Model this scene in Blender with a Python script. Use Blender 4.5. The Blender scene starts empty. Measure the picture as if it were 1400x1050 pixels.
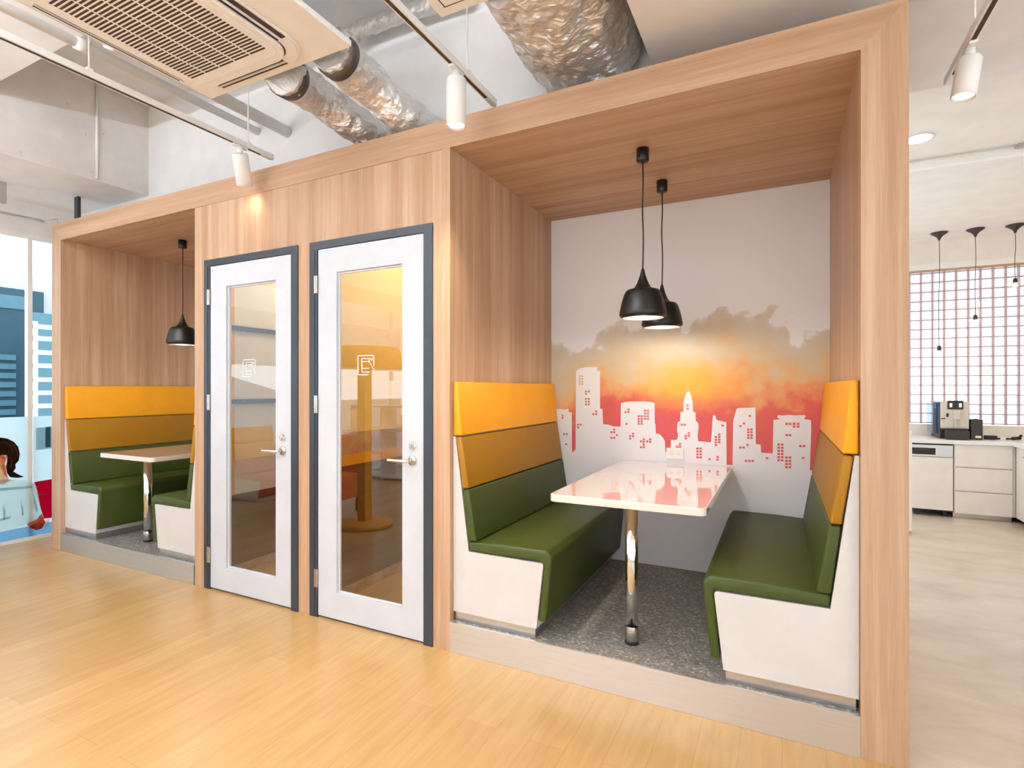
import bpy, bmesh, math, random
from mathutils import Vector, Matrix, noise
random.seed(7)
S = bpy.context.scene
C = S.collection
PI = math.pi

# ------------------------------------------------------------------ camera model
F, YAW, CY, CAMD, CAMX, CAMH = 733.82, math.radians(-26.5694), 530.37, 2.4047, -0.0058, 1.4
def at(u, v, X=None, Y=None, Z=None):
    """point where the sight line through (u, v) meets the plane X=, Y= or Z="""
    a = (u-700)/F; b = -(v-CY)/F
    r = (math.sin(YAW)+a*math.cos(YAW), math.cos(YAW)-a*math.sin(YAW), b)
    if X is not None: t = (X-CAMX)/r[0]
    elif Y is not None: t = (Y+CAMD)/r[1]
    else: t = (Z-CAMH)/r[2]
    return Vector((CAMX+t*r[0], -CAMD+t*r[1], CAMH+t*r[2]))

cam = bpy.data.cameras.new('camera'); co = bpy.data.objects.new('camera', cam); C.objects.link(co)
co.location = (CAMX, -CAMD, CAMH); co.rotation_euler = (PI/2, 0, -YAW)
cam.sensor_width = 36; cam.sensor_fit = 'HORIZONTAL'; cam.lens = F/1400*36; cam.shift_y = (CY-525)/1400
cam.clip_start = .05; cam.clip_end = 200
S.camera = co
S.view_settings.view_transform = 'Standard'; S.view_settings.look = 'None'
S.view_settings.gamma = 1; S.view_settings.use_curve_mapping = False
S.view_settings.exposure = -0.62

# ------------------------------------------------------------------ main dimensions
X0, X1, X2, X3, X4, X5 = -5.7205, -5.5714, -3.7329, -1.5774, .2661, .4148
ZK, ZH, ZT, YD = .158, 2.680, 2.830, 1.412
DX = X1-X3
CEIL, YB, XW = 3.9, .42, -6.2

# ------------------------------------------------------------------ colour and materials
def lin(c):
    out = []
    for v in c[:3]:
        v = v/255
        out.append(v/12.92 if v <= .04045 else ((v+.055)/1.055)**2.4)
    return (*out, 1)
def new_mat(name):
    m = bpy.data.materials.new(name); m.use_nodes = True
    nt = m.node_tree; b = nt.nodes['Principled BSDF']
    return m, nt, b
def N(nt, t, **kw):
    n = nt.nodes.new(t)
    for k, v in kw.items():
        if k in n.inputs: n.inputs[k].default_value = v
        else: setattr(n, k, v)
    return n
def ramp(nt, fac, stops, interp='LINEAR'):
    r = N(nt, 'ShaderNodeValToRGB'); cr = r.color_ramp; cr.interpolation = interp
    while len(cr.elements) < len(stops): cr.elements.new(.5)
    for e, (p, c) in zip(cr.elements, stops):
        e.position = p; e.color = c if len(c) == 4 else lin(c)
    nt.links.new(fac, r.inputs['Fac']); return r
def plain(name, c, rough=.5, metal=0, spec=.5, bump=0, bscale=200, coat=0, var=.03):
    m, nt, b = new_mat(name)
    co_ = N(nt, 'ShaderNodeTexCoord')
    ns = N(nt, 'ShaderNodeTexNoise', Scale=6.0, Detail=4.0); nt.links.new(co_.outputs['Object'], ns.inputs['Vector'])
    l = lin(c)
    lo = (*[x*(1-var) for x in l[:3]], 1); hi = (*[min(1, x*(1+var)) for x in l[:3]], 1)
    r = ramp(nt, ns.outputs['Fac'], [(.35, lo), (.65, hi)])
    nt.links.new(r.outputs['Color'], b.inputs['Base Color'])
    b.inputs['Roughness'].default_value = rough; b.inputs['Metallic'].default_value = metal
    b.inputs['Specular IOR Level'].default_value = spec; b.inputs['Coat Weight'].default_value = coat
    b.inputs['Coat Roughness'].default_value = .05
    if bump:
        n2 = N(nt, 'ShaderNodeTexNoise', Scale=float(bscale), Detail=3.0); nt.links.new(co_.outputs['Object'], n2.inputs['Vector'])
        bp = N(nt, 'ShaderNodeBump', Strength=bump, Distance=.002); nt.links.new(n2.outputs['Fac'], bp.inputs['Height'])
        nt.links.new(bp.outputs['Normal'], b.inputs['Normal'])
    return m
def emit(name, c, s):
    m, nt, b = new_mat(name)
    b.inputs['Base Color'].default_value = lin(c)
    b.inputs['Emission Color'].default_value = lin(c); b.inputs['Emission Strength'].default_value = s
    return m
def wood(name, scale, cols, rough=.45):
    """laminate with streaks of many widths; scale squeezes the noise across the grain"""
    m, nt, b = new_mat(name)
    tc = N(nt, 'ShaderNodeTexCoord')
    def nz(sc, mul, det):
        mp = N(nt, 'ShaderNodeMapping'); mp.inputs['Scale'].default_value = tuple(a*mul for a in sc)
        nt.links.new(tc.outputs['Object'], mp.inputs['Vector'])
        n = N(nt, 'ShaderNodeTexNoise', Scale=1.0, Detail=det, Roughness=.6); nt.links.new(mp.outputs['Vector'], n.inputs['Vector'])
        return n.outputs['Fac']
    a = nz(scale, 11, 1.0); c2 = nz(scale, 42, 3.0); f = nz((scale[0], scale[1], scale[2]), 220, 2.0)
    m1 = N(nt, 'ShaderNodeMix', data_type='FLOAT'); m1.inputs[0].default_value = .45
    nt.links.new(a, m1.inputs[2]); nt.links.new(c2, m1.inputs[3])
    m2 = N(nt, 'ShaderNodeMix', data_type='FLOAT'); m2.inputs[0].default_value = .22
    nt.links.new(m1.outputs[0], m2.inputs[2]); nt.links.new(f, m2.inputs[3])
    r = ramp(nt, m2.outputs[0], [(.36, cols[0]), (.5, cols[1]), (.62, cols[2])])
    nt.links.new(r.outputs['Color'], b.inputs['Base Color']); b.inputs['Roughness'].default_value = rough
    b.inputs['Specular IOR Level'].default_value = .35
    return m
WC = [(168, 130, 100), (185, 149, 119), (199, 166, 138)]
M = {}
M['wood_v'] = wood('wood_laminate_upright_grain', (1, 1, .025), WC)
M['wood_h'] = wood('wood_laminate_level_grain', (.025, 1, 1), WC)
M['floor_reflection'] = wood('brown_floor_reflection', (.05, .05, 1), [(70, 48, 34), (84, 58, 42), (96, 66, 48)], .5)
M['white_wall'] = plain('white_wall_paint', (232, 231, 230), .7, bump=.05, bscale=90)
M['white_ceiling'] = plain('white_ceiling_paint', (230, 230, 230), .8, bump=.05, bscale=60)
M['kitchen_wall'] = plain('warm_white_kitchen_paint', (236, 229, 220), .7)
M['grey_soffit'] = plain('grey_soffit_paint', (232, 228, 225), .75)
M['frame_dark'] = plain('dark_slate_door_frame', (42, 50, 60), .35)
M['door_white'] = plain('white_door_paint', (208, 211, 218), .38)
M['bench_white'] = plain('white_bench_laminate', (216, 212, 210), .45)
M['steel'] = plain('satin_steel', (205, 205, 205), .28, 1)
M['chrome'] = plain('chrome', (232, 230, 226), .05, 1, var=.005)
M['nickel'] = plain('satin_nickel', (196, 190, 182), .25, 1)
M['black'] = plain('satin_black_lacquer', (22, 20, 19), .38)
M['black_plastic'] = plain('black_plastic', (26, 25, 25), .45)
M['shade_inner'] = plain('pale_shade_lining', (64, 62, 60), .5)
M['green'] = plain('green_vinyl', (60, 70, 23), .5, bump=.25, bscale=420, spec=.35)
M['olive'] = plain('mustard_vinyl', (156, 108, 8), .5, bump=.25, bscale=420, spec=.35)
M['yellow'] = plain('golden_yellow_vinyl', (238, 164, 24), .48, bump=.25, bscale=420, spec=.35)
M['crimson'] = plain('crimson_vinyl', (158, 44, 56), .5)
M['table_white'] = plain('glossy_white_table_laminate', (236, 222, 212), .04, spec=.8, coat=1.0, var=.004)
M['trim_white'] = plain('white_plastic', (238, 236, 232), .4)
M['ac_cream'] = plain('cream_white_plastic', (242, 238, 232), .45)
M['slot_dark'] = plain('dark_slot', (66, 50, 42), .7)
M['rubber'] = plain('black_rubber', (16, 16, 16), .6)
M['cream_room'] = plain('cream_yellow_room_paint', (244, 214, 140), .7)
M['yellow_room'] = plain('amber_room_paint', (226, 160, 40), .6)
M['pale_room'] = plain('pale_room_paint', (228, 216, 200), .7)
M['orange'] = plain('orange_fabric', (226, 110, 44), .7)
M['amber'] = plain('amber_lacquer', (222, 150, 26), .5)
M['collar'] = plain('dull_dark_metal', (92, 82, 76), .4, .6)
M['socket'] = plain('dark_bronze_socket', (62, 48, 42), .45)
M['cabinet_white'] = plain('white_gloss_cabinet', (238, 232, 224), .25)
M['counter'] = plain('white_stone_worktop', (240, 238, 236), .3)
M['cooler_dark'] = plain('dark_brown_plastic', (44, 38, 36), .35)
M['machine_beige'] = plain('champagne_plastic', (214, 204, 192), .35)

# brushed steel of the kick plates: fine streaks along x
m, nt, b = new_mat('brushed_steel'); M['brushed'] = m
tc = N(nt, 'ShaderNodeTexCoord'); mp = N(nt, 'ShaderNodeMapping'); mp.inputs['Scale'].default_value = (3, 300, 300)
nt.links.new(tc.outputs['Object'], mp.inputs['Vector'])
n = N(nt, 'ShaderNodeTexNoise', Scale=1.0, Detail=3.0); nt.links.new(mp.outputs['Vector'], n.inputs['Vector'])
r = ramp(nt, n.outputs['Fac'], [(.3, (212, 209, 206)), (.7, (221, 218, 215))]); nt.links.new(r.outputs['Color'], b.inputs['Base Color'])
b.inputs['Metallic'].default_value = 1; b.inputs['Roughness'].default_value = .36
b.inputs['Anisotropic'].default_value = .9; b.inputs['Anisotropic Rotation'].default_value = .25
tg = N(nt, 'ShaderNodeCombineXYZ'); tg.inputs[0].default_value = 1.0; nt.links.new(tg.outputs[0], b.inputs['Tangent'])

# oak plank floor, planks along y
m, nt, b = new_mat('oak_planks'); M['oak'] = m
tc = N(nt, 'ShaderNodeTexCoord'); sx = N(nt, 'ShaderNodeSeparateXYZ'); cx = N(nt, 'ShaderNodeCombineXYZ')
nt.links.new(tc.outputs['Object'], sx.inputs[0]); nt.links.new(sx.outputs['Y'], cx.inputs['X']); nt.links.new(sx.outputs['X'], cx.inputs['Y'])
br = N(nt, 'ShaderNodeTexBrick', Scale=1.0); br.offset = .37; br.offset_frequency = 2
br.inputs['Brick Width'].default_value = 1.25; br.inputs['Row Height'].default_value = .15
br.inputs['Mortar Size'].default_value = .0011; br.inputs['Mortar Smooth'].default_value = .3; br.inputs['Bias'].default_value = 0
br.inputs['Color1'].default_value = lin((194, 155, 102)); br.inputs['Color2'].default_value = lin((201, 163, 110)); br.inputs['Mortar'].default_value = lin((180, 141, 90))
nt.links.new(cx.outputs[0], br.inputs['Vector'])
mp = N(nt, 'ShaderNodeMapping'); mp.inputs['Scale'].default_value = (22, 2.2, 1); nt.links.new(tc.outputs['Object'], mp.inputs['Vector'])
n = N(nt, 'ShaderNodeTexNoise', Scale=1.4, Detail=5.0, Distortion=.8); nt.links.new(mp.outputs['Vector'], n.inputs['Vector'])
r = ramp(nt, n.outputs['Fac'], [(.3, (216, 200, 178)), (.7, (255, 255, 255))])
mx = N(nt, 'ShaderNodeMix', data_type='RGBA', blend_type='MULTIPLY'); mx.inputs[0].default_value = .38
nt.links.new(br.outputs['Color'], mx.inputs[6]); nt.links.new(r.outputs['Color'], mx.inputs[7]); nt.links.new(mx.outputs[2], b.inputs['Base Color'])
b.inputs['Roughness'].default_value = .27; b.inputs['Specular IOR Level'].default_value = .5

# travertine-like vinyl in the kitchen
m, nt, b = new_mat('stone_vinyl'); M['stone_floor'] = m
tc = N(nt, 'ShaderNodeTexCoord'); mp = N(nt, 'ShaderNodeMapping'); mp.inputs['Scale'].default_value = (1.1, 2.3, 1); mp.inputs['Rotation'].default_value = (0, 0, .25)
nt.links.new(tc.outputs['Object'], mp.inputs['Vector'])
n = N(nt, 'ShaderNodeTexNoise', Scale=1.6, Detail=8.0, Roughness=.65, Distortion=.6); nt.links.new(mp.outputs['Vector'], n.inputs['Vector'])
r = ramp(nt, n.outputs['Fac'], [(.3, (186, 170, 151)), (.5, (200, 186, 170)), (.7, (212, 200, 187))]); nt.links.new(r.outputs['Color'], b.inputs['Base Color'])
b.inputs['Roughness'].default_value = .3

# speckled grey floor of the nooks
m, nt, b = new_mat('speckled_grey_vinyl'); M['terrazzo'] = m
tc = N(nt, 'ShaderNodeTexCoord')
v = N(nt, 'ShaderNodeTexVoronoi', Scale=95.0); nt.links.new(tc.outputs['Object'], v.inputs['Vector'])
bw = N(nt, 'ShaderNodeSeparateColor'); nt.links.new(v.outputs['Color'], bw.inputs[0])
r = ramp(nt, bw.outputs[0], [(0, (112, 107, 102)), (.5, (134, 128, 122)), (.85, (156, 149, 142)), (1, (196, 189, 182))]); nt.links.new(r.outputs['Color'], b.inputs['Base Color'])
b.inputs['Roughness'].default_value = .5

# raw concrete
m, nt, b = new_mat('raw_concrete'); M['concrete'] = m
tc = N(nt, 'ShaderNodeTexCoord')
n = N(nt, 'ShaderNodeTexNoise', Scale=2.5, Detail=9.0, Roughness=.62); nt.links.new(tc.outputs['Object'], n.inputs['Vector'])
r = ramp(nt, n.outputs['Fac'], [(.3, (212, 207, 203)), (.7, (230, 226, 223))])
v = N(nt, 'ShaderNodeTexVoronoi', Scale=7.0); nt.links.new(tc.outputs['Object'], v.inputs['Vector'])
r2 = ramp(nt, v.outputs['Distance'], [(.03, (150, 146, 142)), (.07, (255, 255, 255))])
mx = N(nt, 'ShaderNodeMix', data_type='RGBA', blend_type='MULTIPLY'); mx.inputs[0].default_value = .35
nt.links.new(r.outputs['Color'], mx.inputs[6]); nt.links.new(r2.outputs['Color'], mx.inputs[7]); nt.links.new(mx.outputs[2], b.inputs['Base Color'])
b.inputs['Roughness'].default_value = .8
bp = N(nt, 'ShaderNodeBump', Strength=.3, Distance=.01); nt.links.new(n.outputs['Fac'], bp.inputs['Height']); nt.links.new(bp.outputs['Normal'], b.inputs['Normal'])

# crumpled foil
m, nt, b = new_mat('crumpled_foil'); M['foil'] = m
tc = N(nt, 'ShaderNodeTexCoord')
n = N(nt, 'ShaderNodeTexNoise', Scale=16.0, Detail=8.0, Roughness=.72, Distortion=1.2); nt.links.new(tc.outputs['Object'], n.inputs['Vector'])
r = ramp(nt, n.outputs['Fac'], [(.3, (214, 211, 208)), (.7, (238, 235, 232))]); nt.links.new(r.outputs['Color'], b.inputs['Base Color'])
b.inputs['Metallic'].default_value = .7; b.inputs['Roughness'].default_value = .3
bp = N(nt, 'ShaderNodeBump', Strength=.35, Distance=.02); nt.links.new(n.outputs['Fac'], bp.inputs['Height']); nt.links.new(bp.outputs['Normal'], b.inputs['Normal'])

# window and door glass: clear pane with a mirror-like skin
def glass(name, tint, r0):
    m, nt, b = new_mat(name); nt.nodes.remove(b); out = nt.nodes['Material Output']
    tr = N(nt, 'ShaderNodeBsdfTransparent'); tr.inputs['Color'].default_value = (*tint, 1)
    gl = N(nt, 'ShaderNodeBsdfGlossy', Roughness=.0); gl.inputs['Color'].default_value = (1, 1, 1, 1)
    fr = N(nt, 'ShaderNodeFresnel', IOR=1.5); mu = N(nt, 'ShaderNodeMath', operation='MULTIPLY_ADD'); mu.inputs[1].default_value = 1.0; mu.inputs[2].default_value = r0; mu.use_clamp = True
    nt.links.new(fr.outputs[0], mu.inputs[0])
    ge = N(nt, 'ShaderNodeNewGeometry'); inv = N(nt, 'ShaderNodeMath', operation='SUBTRACT'); inv.inputs[0].default_value = 1.0; nt.links.new(ge.outputs['Backfacing'], inv.inputs[1])
    fc = N(nt, 'ShaderNodeMath', operation='MULTIPLY'); nt.links.new(mu.outputs[0], fc.inputs[0]); nt.links.new(inv.outputs[0], fc.inputs[1])
    mi = N(nt, 'ShaderNodeMixShader'); nt.links.new(fc.outputs[0], mi.inputs[0]); nt.links.new(tr.outputs[0], mi.inputs[1]); nt.links.new(gl.outputs[0], mi.inputs[2])
    nt.links.new(mi.outputs[0], out.inputs['Surface']); return m
M['door_glass'] = glass('door_glass', (.95, .96, .95), .09)
M['clear_glass'] = glass('clear_window_glass', (.97, .99, 1), .0)
M['lamp_glass'] = glass('clear_lamp_glass', (.98, .97, .95), .02)
# printed film and glass blocks pass light through diffusely
def film(name, c, t=.9):
    m, nt, b = new_mat(name); nt.nodes.remove(b); out = nt.nodes['Material Output']
    d = N(nt, 'ShaderNodeBsdfDiffuse'); d.inputs['Color'].default_value = lin(c)
    tr = N(nt, 'ShaderNodeBsdfTranslucent'); tr.inputs['Color'].default_value = lin(c)
    mi = N(nt, 'ShaderNodeMixShader'); mi.inputs[0].default_value = t
    nt.links.new(d.outputs[0], mi.inputs[1]); nt.links.new(tr.outputs[0], mi.inputs[2]); nt.links.new(mi.outputs[0], out.inputs['Surface']); return m
# glass block: milky pane mixed with gloss
m, nt, b = new_mat('glass_block'); M['glass_block'] = m; nt.nodes.remove(b); out = nt.nodes['Material Output']
tr = N(nt, 'ShaderNodeBsdfTranslucent'); tr.inputs['Color'].default_value = (.93, .95, 1, 1)
tp = N(nt, 'ShaderNodeBsdfTransparent'); tp.inputs['Color'].default_value = (.93, .95, 1, 1)
gl = N(nt, 'ShaderNodeBsdfGlossy', Roughness=.1)
m1 = N(nt, 'ShaderNodeMixShader'); m1.inputs[0].default_value = .7; m2 = N(nt, 'ShaderNodeMixShader'); m2.inputs[0].default_value = .08
nt.links.new(tr.outputs[0], m1.inputs[1]); nt.links.new(tp.outputs[0], m1.inputs[2]); nt.links.new(m1.outputs[0], m2.inputs[1]); nt.links.new(gl.outputs[0], m2.inputs[2]); nt.links.new(m2.outputs[0], out.inputs['Surface'])
M['mortar'] = film('pinkish_mortar', (228, 208, 206), .5)

# watercolour sky of the mural: a printed pattern of the wall panel
m, nt, b = new_mat('watercolour_print'); M['watercolour'] = m
tc = N(nt, 'ShaderNodeTexCoord'); sx = N(nt, 'ShaderNodeSeparateXYZ'); nt.links.new(tc.outputs['Object'], sx.inputs[0])
def math_(op, a, b_):
    q = N(nt, 'ShaderNodeMath', operation=op)
    for i, s in enumerate((a, b_)):
        if isinstance(s, (int, float)): q.inputs[i].default_value = s
        else: nt.links.new(s, q.inputs[i])
    return q.outputs[0]
def nz(sc, det, ro, dist=0., off=0.):
    mp = N(nt, 'ShaderNodeMapping'); mp.inputs['Location'].default_value = (off, off, off); nt.links.new(tc.outputs['Object'], mp.inputs['Vector'])
    q = N(nt, 'ShaderNodeTexNoise', Scale=sc, Detail=det, Roughness=ro, Distortion=dist); nt.links.new(mp.outputs['Vector'], q.inputs['Vector'])
    return math_('SUBTRACT', q.outputs['Fac'], .5)
na, nb, ncl = nz(2.3, 2., .5), nz(7., 6., .62, .4, 3.), nz(16., 4., .6, 0., 9.)
vor = N(nt, 'ShaderNodeTexVoronoi', Scale=11.0); nt.links.new(tc.outputs['Object'], vor.inputs['Vector'])
vd = math_('SUBTRACT', vor.outputs['Distance'], .4)
hump = math_('MULTIPLY', math_('ABSOLUTE', math_('ADD', sx.outputs['X'], .35), 0), -.10)
disp = math_('ADD', math_('MULTIPLY', na, .60), math_('ADD', math_('MULTIPLY', nb, .34), math_('ADD', math_('MULTIPLY', ncl, .06), math_('MULTIPLY', vd, -.10))))
ztop = math_('SUBTRACT', math_('ADD', sx.outputs['Z'], disp), hump)
zz = math_('DIVIDE', math_('SUBTRACT', ztop, 1.0), 1.0)
WHT = (231, 231, 234)
r = ramp(nt, zz, [(.20, (206, 84, 84)), (.33, (210, 94, 80)), (.42, (220, 146, 96)), (.52, (218, 174, 120)), (.63, (206, 186, 152)), (.80, (204, 196, 180)), (.835, (217, 211, 202)), (.85, WHT)])
# the sun: a golden wash around one point
dx_ = math_('MULTIPLY', math_('ADD', sx.outputs['X'], .56), 1.0); dz_ = math_('MULTIPLY', math_('SUBTRACT', sx.outputs['Z'], 1.42), 2.0)
dist = math_('SQRT', math_('ADD', math_('MULTIPLY', dx_, dx_), math_('MULTIPLY', dz_, dz_)), 0)
dist = math_('ADD', dist, math_('MULTIPLY', nb, .35))
sun_ = ramp(nt, dist, [(.08, (240, 240, 240)), (.42, (0, 0, 0))])
mx = N(nt, 'ShaderNodeMix', data_type='RGBA'); nt.links.new(sun_.outputs['Color'], mx.inputs[0]); nt.links.new(r.outputs['Color'], mx.inputs[6]); mx.inputs[7].default_value = lin((246, 180, 60))
nt.links.new(mx.outputs[2], b.inputs['Base Color']); b.inputs['Roughness'].default_value = .6
M['mural_white'] = plain('white_print', WHT, .6, var=.004)

# black and white pattern of the chair shells
m, nt, b = new_mat('scribble_pattern'); M['scribble'] = m
tc = N(nt, 'ShaderNodeTexCoord')
n = N(nt, 'ShaderNodeTexNoise', Scale=26.0, Detail=1.0, Distortion=1.2); nt.links.new(tc.outputs['Object'], n.inputs['Vector'])
r = ramp(nt, n.outputs['Fac'], [(.46, (40, 34, 30)), (.5, (196, 180, 160)), (.56, (40, 34, 30))]); nt.links.new(r.outputs['Color'], b.inputs['Base Color'])

# ------------------------------------------------------------------ mesh helpers
def box(bm, x0, x1, y0, y1, z0, z1, mi=0, bev=0, seg=2):
    x0, x1 = min(x0, x1), max(x0, x1); y0, y1 = min(y0, y1), max(y0, y1); z0, z1 = min(z0, z1), max(z0, z1)
    vs = [bm.verts.new((x, y, z)) for z in (z0, z1) for y in (y0, y1) for x in (x0, x1)]
    fs = [bm.faces.new([vs[i] for i in f]) for f in ((0, 2, 3, 1), (4, 5, 7, 6), (0, 1, 5, 4), (2, 6, 7, 3), (0, 4, 6, 2), (1, 3, 7, 5))]
    for f in fs: f.material_index = mi
    if bev:
        es = list({e for f in fs for e in f.edges})
        bmesh.ops.bevel(bm, geom=es, offset=bev, segments=seg, affect='EDGES', profile=.5)
    return fs
def prism(bm, pts, axis, a, b, mi=0, bev=0, seg=3):
    """extrude a 2-d outline: axis 'y' reads pts as (x,z), 'x' as (y,z), 'z' as (x,y)"""
    def P(p, t): return {'y': (p[0], t, p[1]), 'x': (t, p[0], p[1]), 'z': (p[0], p[1], t)}[axis]
    A = [bm.verts.new(P(p, a)) for p in pts]; B = [bm.verts.new(P(p, b)) for p in pts]
    n = len(pts); fs = [bm.faces.new(A), bm.faces.new(B[::-1])]
    for i in range(n): fs.append(bm.faces.new((A[i], B[i], B[(i+1) % n], A[(i+1) % n])))
    bmesh.ops.recalc_face_normals(bm, faces=fs)
    for f in fs: f.material_index = mi
    if bev:
        es = list({e for f in fs for e in f.edges})
        bmesh.ops.bevel(bm, geom=es, offset=bev, segments=seg, affect='EDGES', profile=.5)
    return fs
def lathe(bm, prof, c=(0, 0, 0), seg=32, mi=0, cap=False):
    rings = [[bm.verts.new((c[0]+r*math.cos(2*PI*k/seg), c[1]+r*math.sin(2*PI*k/seg), c[2]+z)) for k in range(seg)] for r, z in prof]
    fs = []
    for a, b_ in zip(rings, rings[1:]):
        for k in range(seg): fs.append(bm.faces.new((a[k], a[(k+1) % seg], b_[(k+1) % seg], b_[k])))
    if cap:
        fs.append(bm.faces.new(rings[0][::-1])); fs.append(bm.faces.new(rings[-1]))
    for f in fs: f.material_index = mi; f.smooth = True
    return fs
def tube(bm, path, r, seg=10, mi=0, cap=True, jit=0, jscale=8, seed=0):
    path = [Vector(p) for p in path]; rings = []
    up = None
    for i, p in enumerate(path):
        d = (path[min(i+1, len(path)-1)]-path[max(i-1, 0)]).normalized()
        if up is None:
            up = Vector((0, 0, 1)) if abs(d.z) < .9 else Vector((1, 0, 0))
        s = d.cross(up).normalized(); up = s.cross(d).normalized()
        ri = r[i] if isinstance(r, (list, tuple)) else r
        ring = []
        for k in range(seg):
            a = 2*PI*k/seg; q = s*math.cos(a)+up*math.sin(a)
            pos = p+q*ri
            if jit: pos += q*noise.noise(pos*jscale+Vector((seed, 0, 0)))*jit+q*noise.noise(pos*jscale*3.1+Vector((0, seed, 5)))*jit*.45
            ring.append(bm.verts.new(pos))
        rings.append(ring)
    fs = []
    for a, b_ in zip(rings, rings[1:]):
        for k in range(seg): fs.append(bm.faces.new((a[k], a[(k+1) % seg], b_[(k+1) % seg], b_[k])))
    if cap:
        fs.append(bm.faces.new(rings[0][::-1])); fs.append(bm.faces.new(rings[-1]))
    for f in fs: f.material_index = mi; f.smooth = True
    return fs
def curve_pts(pts, n=24):
    """smooth path through the points"""
    pts = [Vector(p) for p in pts]; P = [pts[0]]+pts+[pts[-1]]; out = []
    for i in range(1, len(P)-2):
        a, b_, c, d = P[i-1:i+3]
        for k in range(n):
            t = k/n
            out.append(.5*((2*b_)+(c-a)*t+(2*a-5*b_+4*c-d)*t*t+(3*b_-a-3*c+d)*t**3))
    return out+[pts[-1]]
def rrect(x0, x1, y0, y1, r, n=6):
    pts = []
    for cx_, cy_, a in ((x1-r, y1-r, 0), (x0+r, y1-r, 90), (x0+r, y0+r, 180), (x1-r, y0+r, 270)):
        for k in range(n+1):
            t = math.radians(a+90*k/n); pts.append((cx_+r*math.cos(t), cy_+r*math.sin(t)))
    return pts
def B(): return bmesh.new()
def obj(name, bm, mats, parent=None, label=None, smooth=None):
    me = bpy.data.meshes.new(name)
    bmesh.ops.recalc_face_normals(bm, faces=bm.faces[:]) if smooth != 'keep' else None
    bm.to_mesh(me); bm.free()
    for mt in (mats if isinstance(mats, (list, tuple)) else [mats]): me.materials.append(M[mt] if isinstance(mt, str) else mt)
    o = bpy.data.objects.new(name, me); C.objects.link(o)
    if parent: o.parent = parent
    if label: o['label'] = label
    if smooth is True:
        for p in me.polygons: p.use_smooth = True
    if smooth == 'auto':
        me.shade_auto_smooth = True if False else None
    return o
def tag(o, label, cat, group=None):
    o['label'] = label; o['category'] = cat
    if group: o['group'] = group
    return o
def thing(name, label, cat, loc=(0, 0, 0), rotz=0, group=None):
    o = bpy.data.objects.new(name, None); C.objects.link(o); o.location = loc; o.rotation_euler = (0, 0, rotz)
    o.empty_display_size = .05
    return tag(o, label, cat, group)
def struct(name, bm, mats, label=None):
    o = obj(name, bm, mats); o['kind'] = 'structure'
    if label: o['label'] = label
    return o
def sroot(name, label, loc=(0, 0, 0)):
    o = bpy.data.objects.new(name, None); C.objects.link(o); o.location = loc; o['kind'] = 'structure'; o['label'] = label; o.empty_display_size = .05
    return o
def dup(root, loc, label):
    r_ = root.copy(); C.objects.link(r_); r_.location = loc; r_['label'] = label
    for ch in list(root.children):
        c = ch.copy(); C.objects.link(c); c.parent = r_
        for g in ch.children:
            d = g.copy(); C.objects.link(d); d.parent = c
    return r_
def bx(name, dims, mats, parent=None, bev=0, label=None, seg=2):
    bm = B(); box(bm, *dims, bev=bev, seg=seg); return obj(name, bm, mats, parent, label)
def lamp(name, kind, loc, energy, color, **kw):
    l = bpy.data.lights.new(name, kind); l.energy = energy; l.color = color
    for k, v_ in kw.items():
        if k not in ('rot', 'target'): setattr(l, k, v_)
    o = bpy.data.objects.new(name, l); C.objects.link(o); o.location = loc
    if 'rot' in kw: o.rotation_euler = kw['rot']
    if 'target' in kw: o.rotation_euler = (Vector(kw['target'])-Vector(loc)).to_track_quat('-Z', 'Y').to_euler()
    return o

# ------------------------------------------------------------------ the room
bm = B(); box(bm, XW-.1, X5, -7, 1.6, -.1, 0); struct('floor', bm, 'oak', 'oak plank floor in front of the booths')
bm = B(); box(bm, X5, 4.6, -7, 5.7, -.1, 0); struct('floor_kitchen', bm, 'stone_floor', 'pale stone-look floor leading to the kitchen')
bm = B(); box(bm, XW-.1, -.566, -7, YB+.1, CEIL, CEIL+.1); struct('ceiling', bm, 'white_ceiling', 'white hall ceiling')
bm = B(); box(bm, XW, -.566, YB, YB+.1, ZT+.02, CEIL); struct('wall_back', bm, 'white_wall', 'white wall above the booths')
bm = B(); box(bm, -.566, 4.6, -7, 1.12, 2.98, 3.2); struct('ceiling_soffit', bm, 'grey_soffit', 'lowered grey ceiling on the right')
bm = B(); box(bm, -.566, 4.6, 1.12, 5.6, 3.12, 3.2); struct('ceiling_kitchen', bm, 'kitchen_wall', 'warm white kitchen ceiling')
bm = B(); box(bm, -.566, -.516, -7, YB, 3.2, CEIL); struct('wall_bulkhead', bm, 'white_wall')
bm = B(); box(bm, 4.6, 4.7, -.8, 5.7, 0, 3.2); box(bm, 4.6, 4.7, -7, -.8, 0, .4); box(bm, 4.6, 4.7, -7, -.8, 2.8, 3.2); struct('wall_right', bm, 'kitchen_wall')
w4 = sroot('added_window', 'unseen window added in the right wall for the side fill')  # unseen opening added to go with the side fill light
bm = B()
for i in range(5): box(bm, 4.6, 4.66, -7+i*1.55-.03, -7+i*1.55+.03, .4, 2.8)
obj('window_frame', bm, 'trim_white', w4)
# concrete beam on the left and the white cross beam in front of it
bm = B(); prism(bm, [(-7, 3.062-.045), (YB, 3.108), (YB, CEIL), (-7, CEIL)], 'x', -5.035, XW); o = struct('beam_concrete', bm, ['concrete', 'white_wall'], 'raw concrete beam')
for p in o.data.polygons:
    if p.normal.z < -.9: p.material_index = 1
ya = at(0, 111, Z=3.5).y
bm = B(); box(bm, -5.035, -1.9, ya-.5, ya, 3.5, CEIL); struct('beam_cross', bm, 'white_wall', 'white cross beam')
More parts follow.
